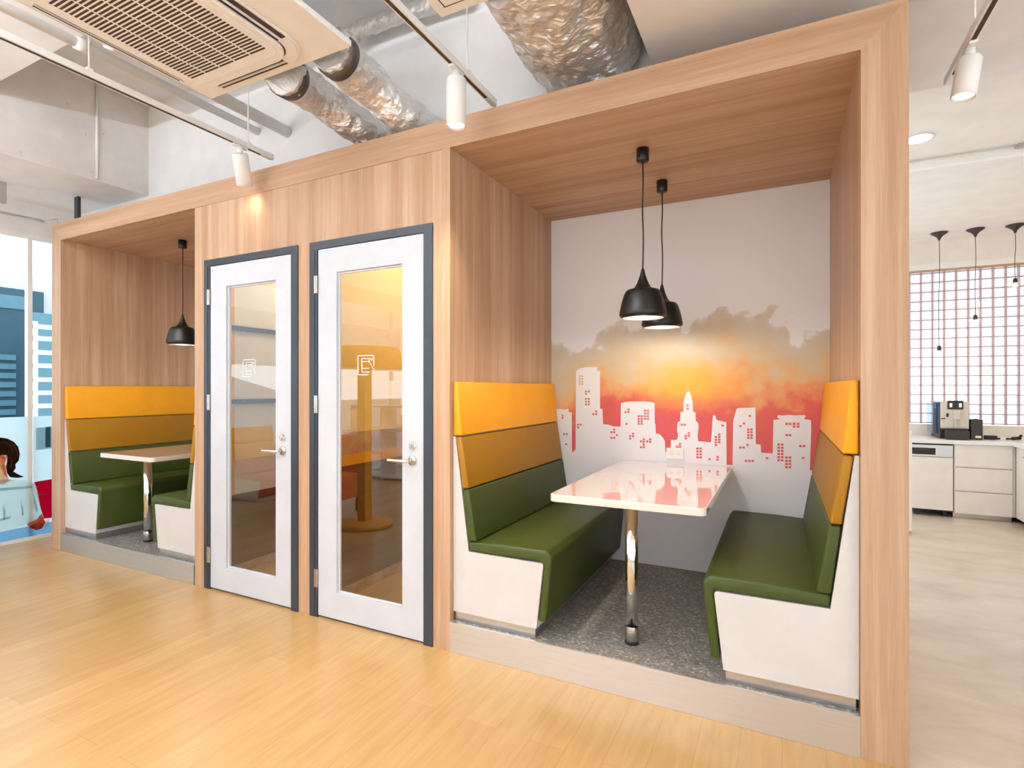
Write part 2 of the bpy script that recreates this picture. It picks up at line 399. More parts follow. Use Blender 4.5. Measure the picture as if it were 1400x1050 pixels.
# left wall: glazing from the floor to 2.82 m, white wall over it
bm = B(); box(bm, XW-.1, XW, -7, YB+.1, 2.82, CEIL); box(bm, XW-.1, XW, YB, 1.6, 0, 2.82); struct('wall_left', bm, 'white_wall')
w1 = sroot('window_1', 'tall street window left of the booths')
bm = B()
for y in (-6.9, -5.2, -3.5, -1.8): box(bm, XW-.06, XW, y, y+.05, .03, 2.78)
box(bm, XW-.06, XW, .020, .055, .03, 2.78); box(bm, XW-.08, XW+.02, -7, YB, 0, .03); box(bm, XW-.06, XW, -7, YB, 2.78, 2.82)
obj('window_frame', bm, 'trim_white', w1)
bx('pane', (XW-.04, XW-.03, -7, YB, .03, 2.80), 'clear_glass', w1)
# rear glazing behind the camera
w3 = sroot('window_3', 'glazed front behind the viewer')
bm = B()
for i in range(7): x = -6.2+i*1.8; box(bm, x-.03, x+.03, -7, -6.94, 0, 2.9)
box(bm, XW, 4.6, -7, -6.94, 2.5, 2.56); box(bm, XW, 4.6, -7, -6.94, 0, .06)
obj('window_frame', bm, 'trim_white', w3)
bm = B(); box(bm, XW, 4.6, -7.1, -7, 2.9, CEIL); box(bm, XW, 4.6, -7.1, -7, 0, .8); struct('wall_front', bm, 'white_wall')

# ------------------------------------------------------------------ printed film on the left window
P = lambda u, v, off=0.: (lambda q: (q.y, q.z))(at(u, v, X=XW+.004+off))
wf = thing('window_film', 'printed frosted film on the lower street window showing a seated woman from behind', 'window film', (0, 0, 0))
FM = {k: film('print_'+k, c) for k, c in dict(pale=(234, 246, 249), jacket=(240, 243, 240), fold=(214, 226, 230), hair=(92, 62, 50), strand=(138, 100, 80), skin=(247, 214, 186), blush=(238, 182, 150), pink=(228, 44, 104), red=(226, 116, 98), rim=(246, 214, 184), carpet=(190, 218, 238), grey=(150, 160, 166), line=(200, 220, 226), glow=(244, 236, 232)).items()}
def print_shape(name, pts, mat, lay):
    bm = B(); prism(bm, [P(u, v, lay*.0016) for u, v in pts], 'x', XW+.004+lay*.0016, XW+.0052+lay*.0016); return obj(name, bm, FM[mat], wf)
bm = B(); box(bm, XW+.001, XW+.004, -1.78, .015, .032, 1.136); box(bm, XW+.001, XW+.004, .058, YB-.005, .032, 1.136); obj('film_sheet', bm, FM['pale'], wf)
print_shape('printed_carpet', [(-60, 742), (0, 727), (66, 714), (112, 705), (112, 724), (70, 731.5), (0, 744.5), (-60, 755)], 'carpet', 1)
print_shape('printed_sofa', [(47, 659), (70, 655), (100, 651), (100, 702), (70, 708), (60, 709), (54, 690)], 'pink', 1)
print_shape('printed_sofa_seam', [(53, 676.5), (100, 669), (100, 670), (53, 678)], 'red', 2)
print_shape('printed_frame', [(49, 585), (72, 583), (72, 613), (49, 615.5)], 'line', 1)
print_shape('printed_frame_mat', [(50.5, 587), (72, 585), (72, 611.5), (50.5, 614)], 'pale', 2)
print_shape('printed_picture', [(62, 584), (69, 583), (69, 611), (62, 612)], 'grey', 3)
print_shape('printed_skirt', [(36, 716), (50, 710), (57, 702), (62, 714), (58, 722), (50, 725), (42, 722)], 'red', 2)
print_shape('printed_leg', [(62, 712), (68, 708), (67, 718), (61, 722)], 'glow', 2)
print_shape('printed_neck', [(-12, 622), (6, 624), (8, 640), (9, 648), (12, 656), (6, 662), (-12, 662)], 'skin', 2)
print_shape('printed_jacket', [(-50, 662), (-12, 656), (0, 657), (11, 655), (30, 656), (42, 658.5), (49, 663), (52, 674), (55, 692), (57, 704), (54, 710), (40, 716), (20, 722), (0, 726), (-50, 738)], 'jacket', 3)
print_shape('printed_fold', [(28, 683), (31, 692), (33, 704), (30, 705), (29, 694)], 'fold', 4)
print_shape('printed_fold', [(-8, 668), (44, 664), (45, 667), (-8, 672)], 'fold', 4)
print_shape('printed_fold', [(-10, 712), (14, 706), (15, 708), (-10, 715)], 'fold', 4)
print_shape('printed_hair', [(-30, 606), (-14, 599), (0, 598), (10, 599.5), (19, 604), (25, 611), (27, 621), (25.5, 630), (21, 635), (21.5, 640), (18, 644.5), (24, 648), (33, 652), (24, 653.5), (14, 652.5), (9.5, 647), (8, 638), (10, 629), (8, 622), (0, 624), (-30, 640)], 'hair', 4)
print_shape('printed_ear', [(-6, 624), (4, 621.5), (10, 622.5), (11, 627), (8, 632), (2, 636), (-6, 636)], 'skin', 5)
for pts in ([(12, 604), (20, 609), (24, 616), (25, 624), (23.6, 624), (22, 616), (18, 610)], [(-4, 604), (8, 604), (16, 610), (19, 618), (17.6, 618), (14, 611), (7, 606), (-4, 606)], [(13, 622), (17, 630), (16, 640), (14.6, 640), (15, 631)], [(12, 646), (20, 650), (29, 652.4), (20, 651.6)]):
    print_shape('printed_strand', pts, 'strand', 5)
print_shape('printed_ear_shade', [(-2, 626), (4, 624), (8, 625), (7, 629), (2, 633), (4, 628)], 'blush', 6)
print_shape('printed_neck_shade', [(0, 636), (6, 634), (8.5, 645), (11, 653), (6, 650), (3, 643)], 'blush', 3)
print_shape('printed_rim', [(36, 717), (50, 711), (56, 704), (57.5, 705), (52, 714), (40, 720)], 'rim', 4)
print_shape('printed_fold', [(46, 676), (50, 690), (52, 700), (49, 699), (46, 688)], 'fold', 4)
print_shape('printed_fold', [(4, 690), (8, 700), (6, 712), (4, 704)], 'fold', 4)
print_shape('printed_collar', [(-12, 655), (0, 656.5), (11, 655), (20, 656), (8, 660), (-12, 662)], 'glow', 4)
# behind the printed film the street: building, railing, ground
nbd = thing('street_building', 'white building across the street with dark teal shutters', 'building', (-13, 0, 0))
def nb_box(name, u0, u1, v0, v1, x, th, mat, par=None):
    a, b_ = at(u0, v0, X=x), at(u1, v1, X=x)
    bm = B(); box(bm, x-th+13, x+13, a.y, b_.y, min(a.z, b_.z), max(a.z, b_.z)); return obj(name, bm, mat, par or nbd)
M['facade'] = plain('white_facade', (240, 243, 246), .8)
M['teal'] = plain('dark_teal_metal', (58, 104, 122), .5)
M['teal_light'] = plain('pale_teal_metal', (104, 158, 176), .5)
M['road'] = plain('pale_paving', (206, 208, 210), .9)
bm = B(); box(bm, -.5, 0, -14, 9, 0, at(0, 372, X=-13).z); obj('facade', bm, 'facade', nbd)
a, b_ = at(-160, 396, X=-12.9), at(36, 571, X=-12.9)
bm = B(); box(bm, 0, .1, a.y, at(38, 400, X=-12.9).y+.25, 0, at(0, 392, X=-12.9).z); sh = obj('shutter', bm, 'teal', nbd)
bm = B(); z = .05
ymax = at(24, 400, X=-12.8).y
while z < at(0, 485, X=-12.8).z: box(bm, .1, .14, a.y+.2, ymax, z, z+.10); z += .17
obj('shutter_slat', bm, 'teal_light', sh)
bm = B(); box(bm, .1, .13, at(0, 400, X=-12.87).y-2, at(36, 400, X=-12.87).y, at(0, 420, X=-12.87).z, at(0, 402, X=-12.87).z); obj('shutter_header', bm, 'teal_light', sh)
rl = thing('street_railing', 'white slatted railing in the street outside', 'railing', (-9.5, 0, 0))
y0r, y1r = at(45, 500, X=-9.5).y, at(82, 500, X=-9.5).y+1.5
M['rail_white'] = plain('white_railing_paint', (240, 244, 246), .6)
for v in (447, 463, 482, 500, 519, 537, 555):
    zc = at(58, v, X=-9.5).z
    bm = B(); box(bm, -.03, .03, y0r, y1r, zc-.032, zc+.032); obj('rail', bm, 'rail_white', rl)
for y in (y0r, y1r-.06): bx('post', (-.03, 0, y, y+.06, 0, at(58, 440, X=-9.5).z), 'rail_white', rl)
o = bx('street_panel', (-11.3, -11.2, at(44, 500, X=-11.2).y, 8, 0, at(58, 428, X=-11.2).z), 'teal_light'); tag(o, 'blue-grey street hoarding behind the white railing', 'hoarding')
bm = B(); box(bm, -30, XW-.1, -20, 12, -.12, -.02); struct('ground_street', bm, 'road')

# ------------------------------------------------------------------ booth unit
bu = thing('booth_unit', 'long wood-laminate booth unit holding two seating nooks and two doors', 'booth unit', (0, 0, 0))
D1L, D1R, D2L, D2R, DT = -3.620, -2.702, -2.601, -1.686, 2.293
E_ = 1.5
bm = B(); prism(bm, [(X0, 0), (X1, 0), (X1, ZH), (X0, ZT)], 'y', 0, E_); obj('side_panel', bm, 'wood_v', bu)
bm = B(); prism(bm, [(X4, 0), (X5, 0), (X5, ZT), (X4, ZH)], 'y', 0, E_); obj('side_panel', bm, 'wood_v', bu)
bm = B(); prism(bm, [(X0, ZT), (X1, ZH), (X4, ZH), (X5, ZT)], 'y', 0, E_); obj('top_panel', bm, 'wood_h', bu)
bm = B()
yf, yb = .0015, .05
for a, b_, z0, z1 in ((X2, D1L, 0, DT), (D1R, D2L, 0, DT), (D2R, X3-.003, 0, DT), (X2, X3-.003, DT, ZH-.0015)): box(bm, a, b_, yf, yb, z0, z1)
obj('front_panel', bm, 'wood_v', bu)
bm = B(); box(bm, X3-.05, X3, .0, YD, 0, ZH-.001); obj('partition', bm, 'wood_v', bu)
bm = B(); box(bm, X2, X2+.05, .05, YD, 0, ZH-.001); obj('partition', bm, 'wood_v', bu)
bm = B(); box(bm, -2.675, -2.628, .05, YD, 0, ZH-.001); obj('partition', bm, 'pale_room', bu)
bm = B(); box(bm, X1, X4, YD+.02, E_, 0, ZH-.001); obj('back_panel', bm, 'white_wall', bu)
for a, b_, zk in ((X1, X2, ZK-.015), (X3, X4, ZK)):
    bm = B(); box(bm, a+.001, b_-.001, -.004, .008, .001, zk); obj('kick_plate', bm, 'brushed', bu, 'brushed steel kick plate')
    bm = B(); box(bm, a, b_, .010, YD, .02, zk-.004); obj('platform', bm, 'terrazzo', bu, 'speckled grey platform floor')
# small rooms behind the doors: coloured linings, ceilings, skirting
for (xl, xr, dark, wall) in ((X2+.05, -2.675, False, 'pale_room'), (-2.628, X3-.05, True, 'cream_room')):
    bm = B(); box(bm, xl, xl+.02, .06, YD, .0, ZH-.02); obj('room_lining', bm, wall, bu)
    bm = B(); box(bm, xl, xr, YD-.02, YD+.01, .0, ZH-.02); obj('room_lining', bm, wall, bu)
    bm = B(); box(bm, xr-.02, xr, .06, YD, 0, ZH-.02); obj('room_lining', bm, wall, bu)
    bm = B(); box(bm, xl, xr, .06, YD, ZH-.03, ZH-.012); obj('room_ceiling', bm, 'white_ceiling', bu)
    bm = B(); box(bm, xl+.02, xl+.032, .06, YD-.02, .002, .075); box(bm, xl, xr, YD-.032, YD-.02, .002, .075); obj('skirting', bm, 'wood_h', bu)
    bm = B(); box(bm, xl+.02, xl+.028, .06, YD-.02, .075, .885 if dark else .60); obj('reflection_panel', bm, 'floor_reflection', bu)  # brown panel stands in for the hall floor mirrored in the door glass
xl = -2.628
bm = B(); box(bm, xl+.02, xl+.05, .06, YD-.02, .955, 1.10); obj('wall_rail', bm, 'wood_h', bu)
bm = B(); box(bm, xl+.02, xl+.055, .06, YD-.02, .885, .955); obj('wall_rail', bm, 'yellow_room', bu, 'amber rail')
xl = X2+.05
bm = B(); box(bm, xl+.02, xl+.03, .06, .255, .60, 2.3); obj('wall_rail', bm, 'yellow_room', bu, 'amber upright strip')
for z in (1.28, 1.83): 
    bm = B(); box(bm, xl+.02, xl+.045, .06, YD-.02, z, z+.035); obj('wall_rail', bm, 'frame_dark', bu, 'slate grey rail')

# ------------------------------------------------------------------ doors
def door(name, label, xl, xr, ll, lr, gl_, gr):
    d = sroot(name, label)
    bm = B(); y0, y1 = -.006, .055
    box(bm, xl, ll-.026, y0, y1, 0, DT); box(bm, ll-.023, ll-.004, y0+.002, y1, 0, DT-.006); box(bm, lr+.004, xr, y0, y1, 0, DT); box(bm, ll-.026, lr+.004, y0, y1, 2.247, DT)
    obj('door_frame', bm, 'frame_dark', d)
    bm = B(); zb, zt, g0, g1 = .014, 2.243, .168, 2.095
    for bb in ((ll, gl_, zb, zt), (gr, lr, zb, zt), (gl_, gr, zb, g0), (gl_, gr, g1, zt)): box(bm, bb[0], bb[1], .0, .042, bb[2], bb[3])
    leaf = obj('door_leaf', bm, 'door_white', d)
    bm = B(); t = .012
    for bb in ((gl_, gl_+t, g0, g1), (gr-t, gr, g0, g1), (gl_+t, gr-t, g0, g0+t), (gl_+t, gr-t, g1-t, g1)): box(bm, bb[0], bb[1], .014, .030, bb[2], bb[3], bev=.003)
    obj('glazing_bead', bm, 'door_white', leaf)
    pane = bx('pane', (gl_+.002, gr-.002, .020, .026, g0+.002, g1-.002), 'door_glass', leaf)
    # little phone pictogram on the glass
    bm = B(); cx_ = (gl_+gr)/2-.035; w = .062; z0, z1 = 1.475, 1.592
    def bar(xa, xb, za, zb2): box(bm, cx_+xa, cx_+xb, .0185, .0198, za, zb2)
    t = .005
    bar(-w, w, z1-t, z1); bar(-w, -w+t, z0, z1); bar(w-t, w, z0+.055, z1); bar(-w, .02, z0, z0+t)
    bar(-.032, .03, z1-.022, z1-.018); bar(-.032, -.027, z0+.016, z1-.018); bar(.025, .03, z0+.07, z1-.018); bar(-.027, .025, z1-.04, z1-.036); bar(-.032, .03, z0+.016, z0+.02); bar(-.027, .025, z0+.038, z0+.042)
    bar(.034, .039, z1-.026, z1-.02); bar(.042, .047, z1-.034, z1-.02)
    for k in range(5): bar(.034+k*.006, .04+k*.006, z0+.062-k*.009, z0+.068-k*.009)
    obj('pictogram', bm, 'trim_white', pane, 'white line pictogram of a phone')
    hx = lr-.032-.04
    bm = B(); lathe_y(bm, [(.0, -.010), (.026, -.010), (.027, -.007), (.027, 0)], hx, 1.0, 24); obj('handle_rose', bm, 'nickel', leaf, smooth=True)
    bm = B(); tube(bm, curve_pts([(hx, -.008, 1.0), (hx, -.040, 1.0), (hx-.018, -.055, 1.0), (hx-.05, -.056, 1.0), (hx-.13, -.054, 1.0)], 8), .0095, 12); obj('handle', bm, 'chrome', leaf)
    bm = B(); lathe_y(bm, [(.0, -.014), (.020, -.013), (.024, -.008), (.025, 0)], hx, 1.083, 24); box(bm, hx-.005, hx+.005, -.022, -.012, 1.083-.016, 1.083+.016, bev=.003); obj('lock', bm, 'chrome', leaf)
    for z in (2.03, 1.30, .24):
        bm = B(); box(bm, ll-.022, ll-.010, -.016, -.004, z-.055, z+.055, bev=.003); box(bm, ll-.009, ll+.002, -.016, -.004, z-.055, z+.055, bev=.003); obj('hinge', bm, 'nickel', leaf)
    bm = B(); box(bm, ll-.003, lr+.003, .012, .05, .001, .013); obj('threshold', bm, 'frame_dark', d)
    return d
def lathe_y(bm, prof, x, z, seg):
    rings = [[bm.verts.new((x+r_*math.cos(2*PI*k/seg), y, z+r_*math.sin(2*PI*k/seg))) for k in range(seg)] for r_, y in prof]
    for a, b_ in zip(rings, rings[1:]):
        for k in range(seg): bm.faces.new((a[k], a[(k+1) % seg], b_[(k+1) % seg], b_[k]))
door('door_1', 'left white glazed door in a slate frame', D1L, D1R, -3.555, -2.766, -3.392, -2.905)
door('door_2', 'right white glazed door in a slate frame', D2L, D2R, -2.532, -1.749, -2.384, -1.893)

# ------------------------------------------------------------------ nook benches
def bench(name, label, s, back=('green', 'olive', 'yellow'), seat='green', L=1.40):
    t = thing(name, label, 'bench', group=None)
    f = lambda pts: [(s*x, z) for x, z in pts]
    bm = B(); prism(bm, f([(.002, .05), (.002, .985), (.016, .985), (.097, .380), (.514, .378), (.522, .374), (.525, .366), (.488, .05)]), 'y', .03, L); obj('body', bm, 'bench_white', t, 'white laminate body')
    bm = B(); box(bm, s*.012, s*.480, .036, L, .001, .049); obj('toe_kick', bm, 'steel', t, 'satin steel toe kick')
    bm = B(); prism(bm, f([(.099, .383), (.097, .432), (.30, .442), (.545, .444), (.572, .415), (.541, .092), (.500, .085), (.528, .370), (.518, .383)]), 'y', .027, L, bev=.012); obj('seat', bm, seat, t, smooth=True)
    for nm, pts in zip(back, ([(.096, .436), (.061, .706), (.101, .709), (.146, .437)], [(.060, .712), (.019, .981), (.056, .985), (.100, .713)], [(.003, .990), (.003, 1.277), (.030, 1.277), (.058, .990)])):
        bm = B(); prism(bm, f(pts), 'y', .026, L, bev=.009); obj('back_cushion', bm, nm, t, {'green': 'green vinyl cushion', 'olive': 'mustard vinyl cushion', 'yellow': 'golden yellow vinyl cushion', 'crimson': 'crimson vinyl cushion'}[nm], smooth=True)
    return t
for_smooth = []
bl = bench('nook_bench', 'colour-blocked bench left of the nearest white table, beside the doors', 1)
bl.location = (X3, 0, ZK-.003)
brt = bench('nook_bench', 'colour-blocked bench at the right end of the booth, in front of the mural', -1)
brt.location = (X4, 0, ZK-.003)
dup(bl, (X1, 0, ZK-.018), 'colour-blocked bench against the far left end wall of the booth')
dup(brt, (X2, 0, ZK-.018), 'far bench half hidden behind the wood post left of the doors')

# ------------------------------------------------------------------ nook tables
tz = .882-ZK+.003
tb = thing('nook_table', 'glossy white table on a chrome leg in front of the skyline mural', 'table', ((X3+X4)/2, 0, ZK-.003))
bm = B(); prism(bm, rrect(-.365, .365, .02, 1.40, .035), 'z', tz-.036, tz, bev=.004, seg=2); obj('tabletop', bm, 'table_white', tb)
bm = B(); lathe(bm, [(.0, .03), (.0305, .03), (.0305, tz-.037), (0, tz-.037)], (0, .20, 0), 32); lg = obj('leg', bm, 'chrome', tb)
bm = B(); lathe(bm, [(0, .002), (.033, .002), (.033, .016), (.030, .018)], (0, .20, 0), 32); obj('foot', bm, 'rubber', lg)
bm = B(); lathe(bm, [(.0312, .018), (.0322, .02), (.0322, .085), (.0312, .087)], (0, .20, 0), 32); obj('collar', bm, 'nickel', lg)
dup(tb, ((X1+X2)/2, 0, ZK-.018), 'white table on a chrome leg in the far left nook')

# ------------------------------------------------------------------ pendant lamps
def pendant(label):
    t = thing('pendant_lamp', label, 'lamp', group=None)
    bm = B(); lathe(bm, [(0, -.002), (.033, -.002), (.033, -.066), (.030, -.070), (0, -.070)], seg=32); obj('ceiling_cup', bm, 'black', t)
    bm = B(); rnd = random.Random(len(label)); tube(bm, curve_pts([(0, 0, -.068), (.002, 0, -.18), (-.002, .001, -.32), (.003, 0, -.48), (0, 0, -.645)], 8), .0042, 8); obj('cord', bm, 'black', t)
    bm = B(); lathe(bm, [(.004, -.640), (.008, -.645), (.013, -.668), (.021, -.695), (.032, -.722), (.044, -.742), (.054, -.750), (.070, -.753), (.083, -.757), (.092, -.767), (.099, -.782), (.108, -.810), (.1155, -.842), (.1215, -.872), (.1240, -.888), (.119, -.897), (.107, -.906)], seg=48)
    sh_ = obj('shade', bm, 'black', t)
    bm = B(); lathe(bm, [(.107, -.906), (.104, -.903), (.113, -.880), (.104, -.830), (.092, -.785), (.075, -.768), (.02, -.764)], seg=48, mi=0); obj('shade_lining', bm, 'shade_inner', sh_)
    bm = B(); lathe(bm, [(.0, -.768), (.018, -.768), (.018, -.80), (.030, -.83), (.032, -.85), (.022, -.872), (0, -.878)], seg=24); obj('bulb', bm, M['bulb_warm'], t)
    return t
M['bulb_warm'] = emit('warm_bulb', (255, 226, 190), 1.2)
pl = pendant('black pendant lamp over the near end of the white table, nearest of the pair'); pl.location = (-.664, .474, ZH-.001)
dup(pl, (-.660, .975, ZH-.001), 'black pendant lamp closer to the mural, partly behind its twin')
dup(pl, (-4.640, .479, ZH-.001), 'black pendant lamp in the far left nook')
lamp('pendant_light', 'POINT', (-.664, .474, ZH-.885), 15, (1, .93, .84), shadow_soft_size=.03)
lamp('pendant_light', 'POINT', (-.660, .975, ZH-.885), 15, (1, .93, .84), shadow_soft_size=.03)
lamp('pendant_light', 'POINT', (-4.640, .479, ZH-.885), 11, (1, .93, .84), shadow_soft_size=.03)

# ------------------------------------------------------------------ skyline mural
def cp(x, y):                       # point of the mural wall, read off in a 3.5x detail view
    q = at(x/3.5+740, y/3.5+430, Y=YD); return (q.x, q.z)
mu = thing('wall_mural', 'mural of a white city skyline against an orange and red watercolour sky', 'mural')
bm = B(); box(bm, X3, X4, YD, YD+.02, ZK-.004, ZH-.001); obj('painted_sky', bm, 'watercolour', mu)
top = [(60, 452), (88, 452), (110, 455), (130, 451), (130, 465), (146, 470), (147, 656), (155, 659), (158, 648), (165, 646), (167, 272), (185, 259), (215, 252), (266, 251), (267, 268), (281, 272), (281, 450), (293, 452), (296, 525), (320, 527), (345, 535), (380, 537), (382, 425), (395, 420), (430, 416), (490, 416), (530, 419), (543, 425), (543, 516), (547, 526), (548, 568), (568, 574), (582, 589), (592, 606), (594, 660), (601, 659), (601, 640), (620, 640), (621, 600), (650, 599), (655, 580), (650, 552), (652, 520), (657, 512), (665, 510), (667, 470), (672, 463), (680, 470), (682, 420), (690, 385), (697, 372), (703, 365), (710, 372), (717, 385), (725, 420), (727, 468), (732, 463), (738, 470), (740, 510), (748, 515), (753, 525), (752, 552), (748, 580), (751, 606), (775, 608), (812, 612), (816, 570), (819, 515), (822, 485), (828, 480), (835, 490), (840, 505), (860, 510), (886, 516), (887, 719), (916, 721), (918, 520), (921, 500), (936, 450), (950, 447), (1025, 445), (1027, 620), (1050, 622), (1052, 661), (1108, 665), (1111, 505), (1142, 501), (1130, 492), (1129, 485), (1138, 481), (1160, 483), (1185, 480), (1215, 483), (1240, 481), (1262, 481), (1266, 488), (1256, 499), (1291, 506), (1292, 560), (1285, 745)]
bm = B()
pts = [cp(*p) for p in top]
zb = 1.0
# strips down to a level line keep the outline free of slivers; below it one plain sheet reaches the floor
pts2 = [(X3+.001, pts[0][1])]+pts+[(pts[-1][0], ZK), (X3+.001, ZK)]
prism(bm, pts2, 'y', YD-.004, YD+.001)
prism(bm, [(pts[-1][0], ZK), (pts[-1][0], pts[-1][1]), (X4-.001, pts[-1][1]), (X4-.001, ZK)], 'y', YD-.004, YD+.001)
wins = [(185, y) for y in (295, 308, 321, 333)]+[(197, y) for y in (295, 308, 321, 333)]+[(215, 368), (228, 368), (215, 380)]+[(x, y) for x in (215, 228) for y in (404, 417, 430)]+[(264, 463), (264, 476), (250, 476), (177, 527), (190, 527), (177, 540), (103, 484), (103, 495), (110, 572), (123, 572), (120, 620), (350, 550), (337, 563), (363, 577), (350, 563), (337, 590), (350, 590), (418, 455), (418, 467), (404, 467), (409, 523)]
wins += [(x, y) for x in (497, 511) for y in (460, 473, 486, 499)]+[(x, y) for x in (467, 481) for y in (486, 499, 511, 523)]+[(440, 570), (440, 582), (426, 582), (426, 594), (491, 597), (522, 597), (478, 607), (491, 609), (508, 607), (522, 609), (491, 622), (478, 635), (491, 635), (701, 434), (701, 450), (673, 527), (687, 527), (707, 567), (707, 580), (692, 580), (692, 592), (664, 620), (664, 632), (650, 632)]
wins += [(x, y) for x in (748, 763) for y in (641, 655, 669, 683)]+[(805, 692), (844, 681), (844, 694), (868, 531), (998, 485), (970, 521), (953, 534), (987, 624), (969, 636), (953, 636), (980, 700), (996, 700), (1012, 700), (1080, 687)]+[(852, y) for y in (573, 586, 599, 611)]+[(836, y) for y in (586, 599, 611, 624)]+[(x, y) for x in (991, 1006) for y in (550, 563, 577, 590)]
wins += [(1174, 523), (1190, 523), (1210, 523), (1229, 523), (1210, 536), (1229, 536), (1174, 577), (1190, 577), (1240, 629), (1257, 629), (1253, 686)]+[(x, y) for x in (1136, 1153) for y in (622, 637, 652, 667, 682, 697)]+[(x, y) for x in (1173, 1190) for y in (684, 700, 715, 730)]
for x, y in wins:
    q = cp(x, y); box(bm, q[0]-.0075, q[0]+.0075, YD-.0048, YD-.0035, q[1]-.0068, q[1]+.0068, 1)
M['print_red'] = plain('red_print', (186, 52, 58), .6)
obj('skyline', bm, ['mural_white', 'watercolour'], mu)
q = at(923, 620, Y=YD-.006)
ot = thing('power_outlet', 'white double power outlet low on the mural behind the table', 'outlet', (q.x, YD-.0045, q.z))
bm = B(); box(bm, -.058, .058, -.010, 0, -.038, .038, bev=.003); fp = obj('cover_plate', bm, 'trim_white', ot)
for sx_ in (-.024, .024):
    bm = B(); box(bm, sx_-.018, sx_+.018, -.0125, -.0098, -.018, .018, bev=.0015); so = obj('socket', bm, 'trim_white', ot)
    bm = B(); box(bm, sx_-.007, sx_-.0055, -.0130, -.0124, -.008, .006); box(bm, sx_+.0055, sx_+.007, -.0130, -.0124, -.008, .006); obj('slot', bm, 'slot_dark', so)

# ------------------------------------------------------------------ things inside the two small rooms
def shell_chair(label, loc, rz):
    t = thing('shell_chair', label, 'chair', loc, rz)
    bm = B()
    n = 14; rows = []
    prof = [(-.22, .46), (-.17, .435), (-.05, .43), (.08, .435), (.17, .46), (.205, .53), (.225, .64), (.25, .78), (.265, .84)]
    for j, (y, z) in enumerate(prof):
        w = [.20, .225, .235, .235, .23, .235, .23, .205, .15][j]
        rows.append([bm.verts.new((w*k, y-.05*(k*k) if j > 4 else y, z+.05*abs(k)**3*(1 if j < 5 else .4))) for k in [(-1+2*i/(n-1)) for i in range(n)]])
    for a, b_ in zip(rows, rows[1:]):
        for i in range(n-1): bm.faces.new((a[i], a[i+1], b_[i+1], b_[i]))
    o = obj('shell', bm, 'scribble', t, 'black and white patterned shell', smooth=True)
    md = o.modifiers.new('solid', 'SOLIDIFY'); md.thickness = .012
    for sx_ in (-1, 1):
        for sy in (-1, 1):
            bm = B(); tube(bm, [(sx_*.13, sy*.11, .435), (sx_*.22, sy*.22, .002)], [.013, .009], 10); obj('leg', bm, 'black_plastic', t)
    return t
shell_chair('patterned chair behind the left glazed door', (-3.02, .78, 0.001), .5)
shell_chair('patterned chair behind the right glazed door', (-1.98, .86, 0.001), .4)
lamp('small_room_light', 'POINT', (-3.2, .75, 2.5), 17, (1, .86, .64), shadow_soft_size=.12)
lamp('small_room_light', 'POINT', (-2.1, .75, 2.5), 17, (1, .84, .58), shadow_soft_size=.12)

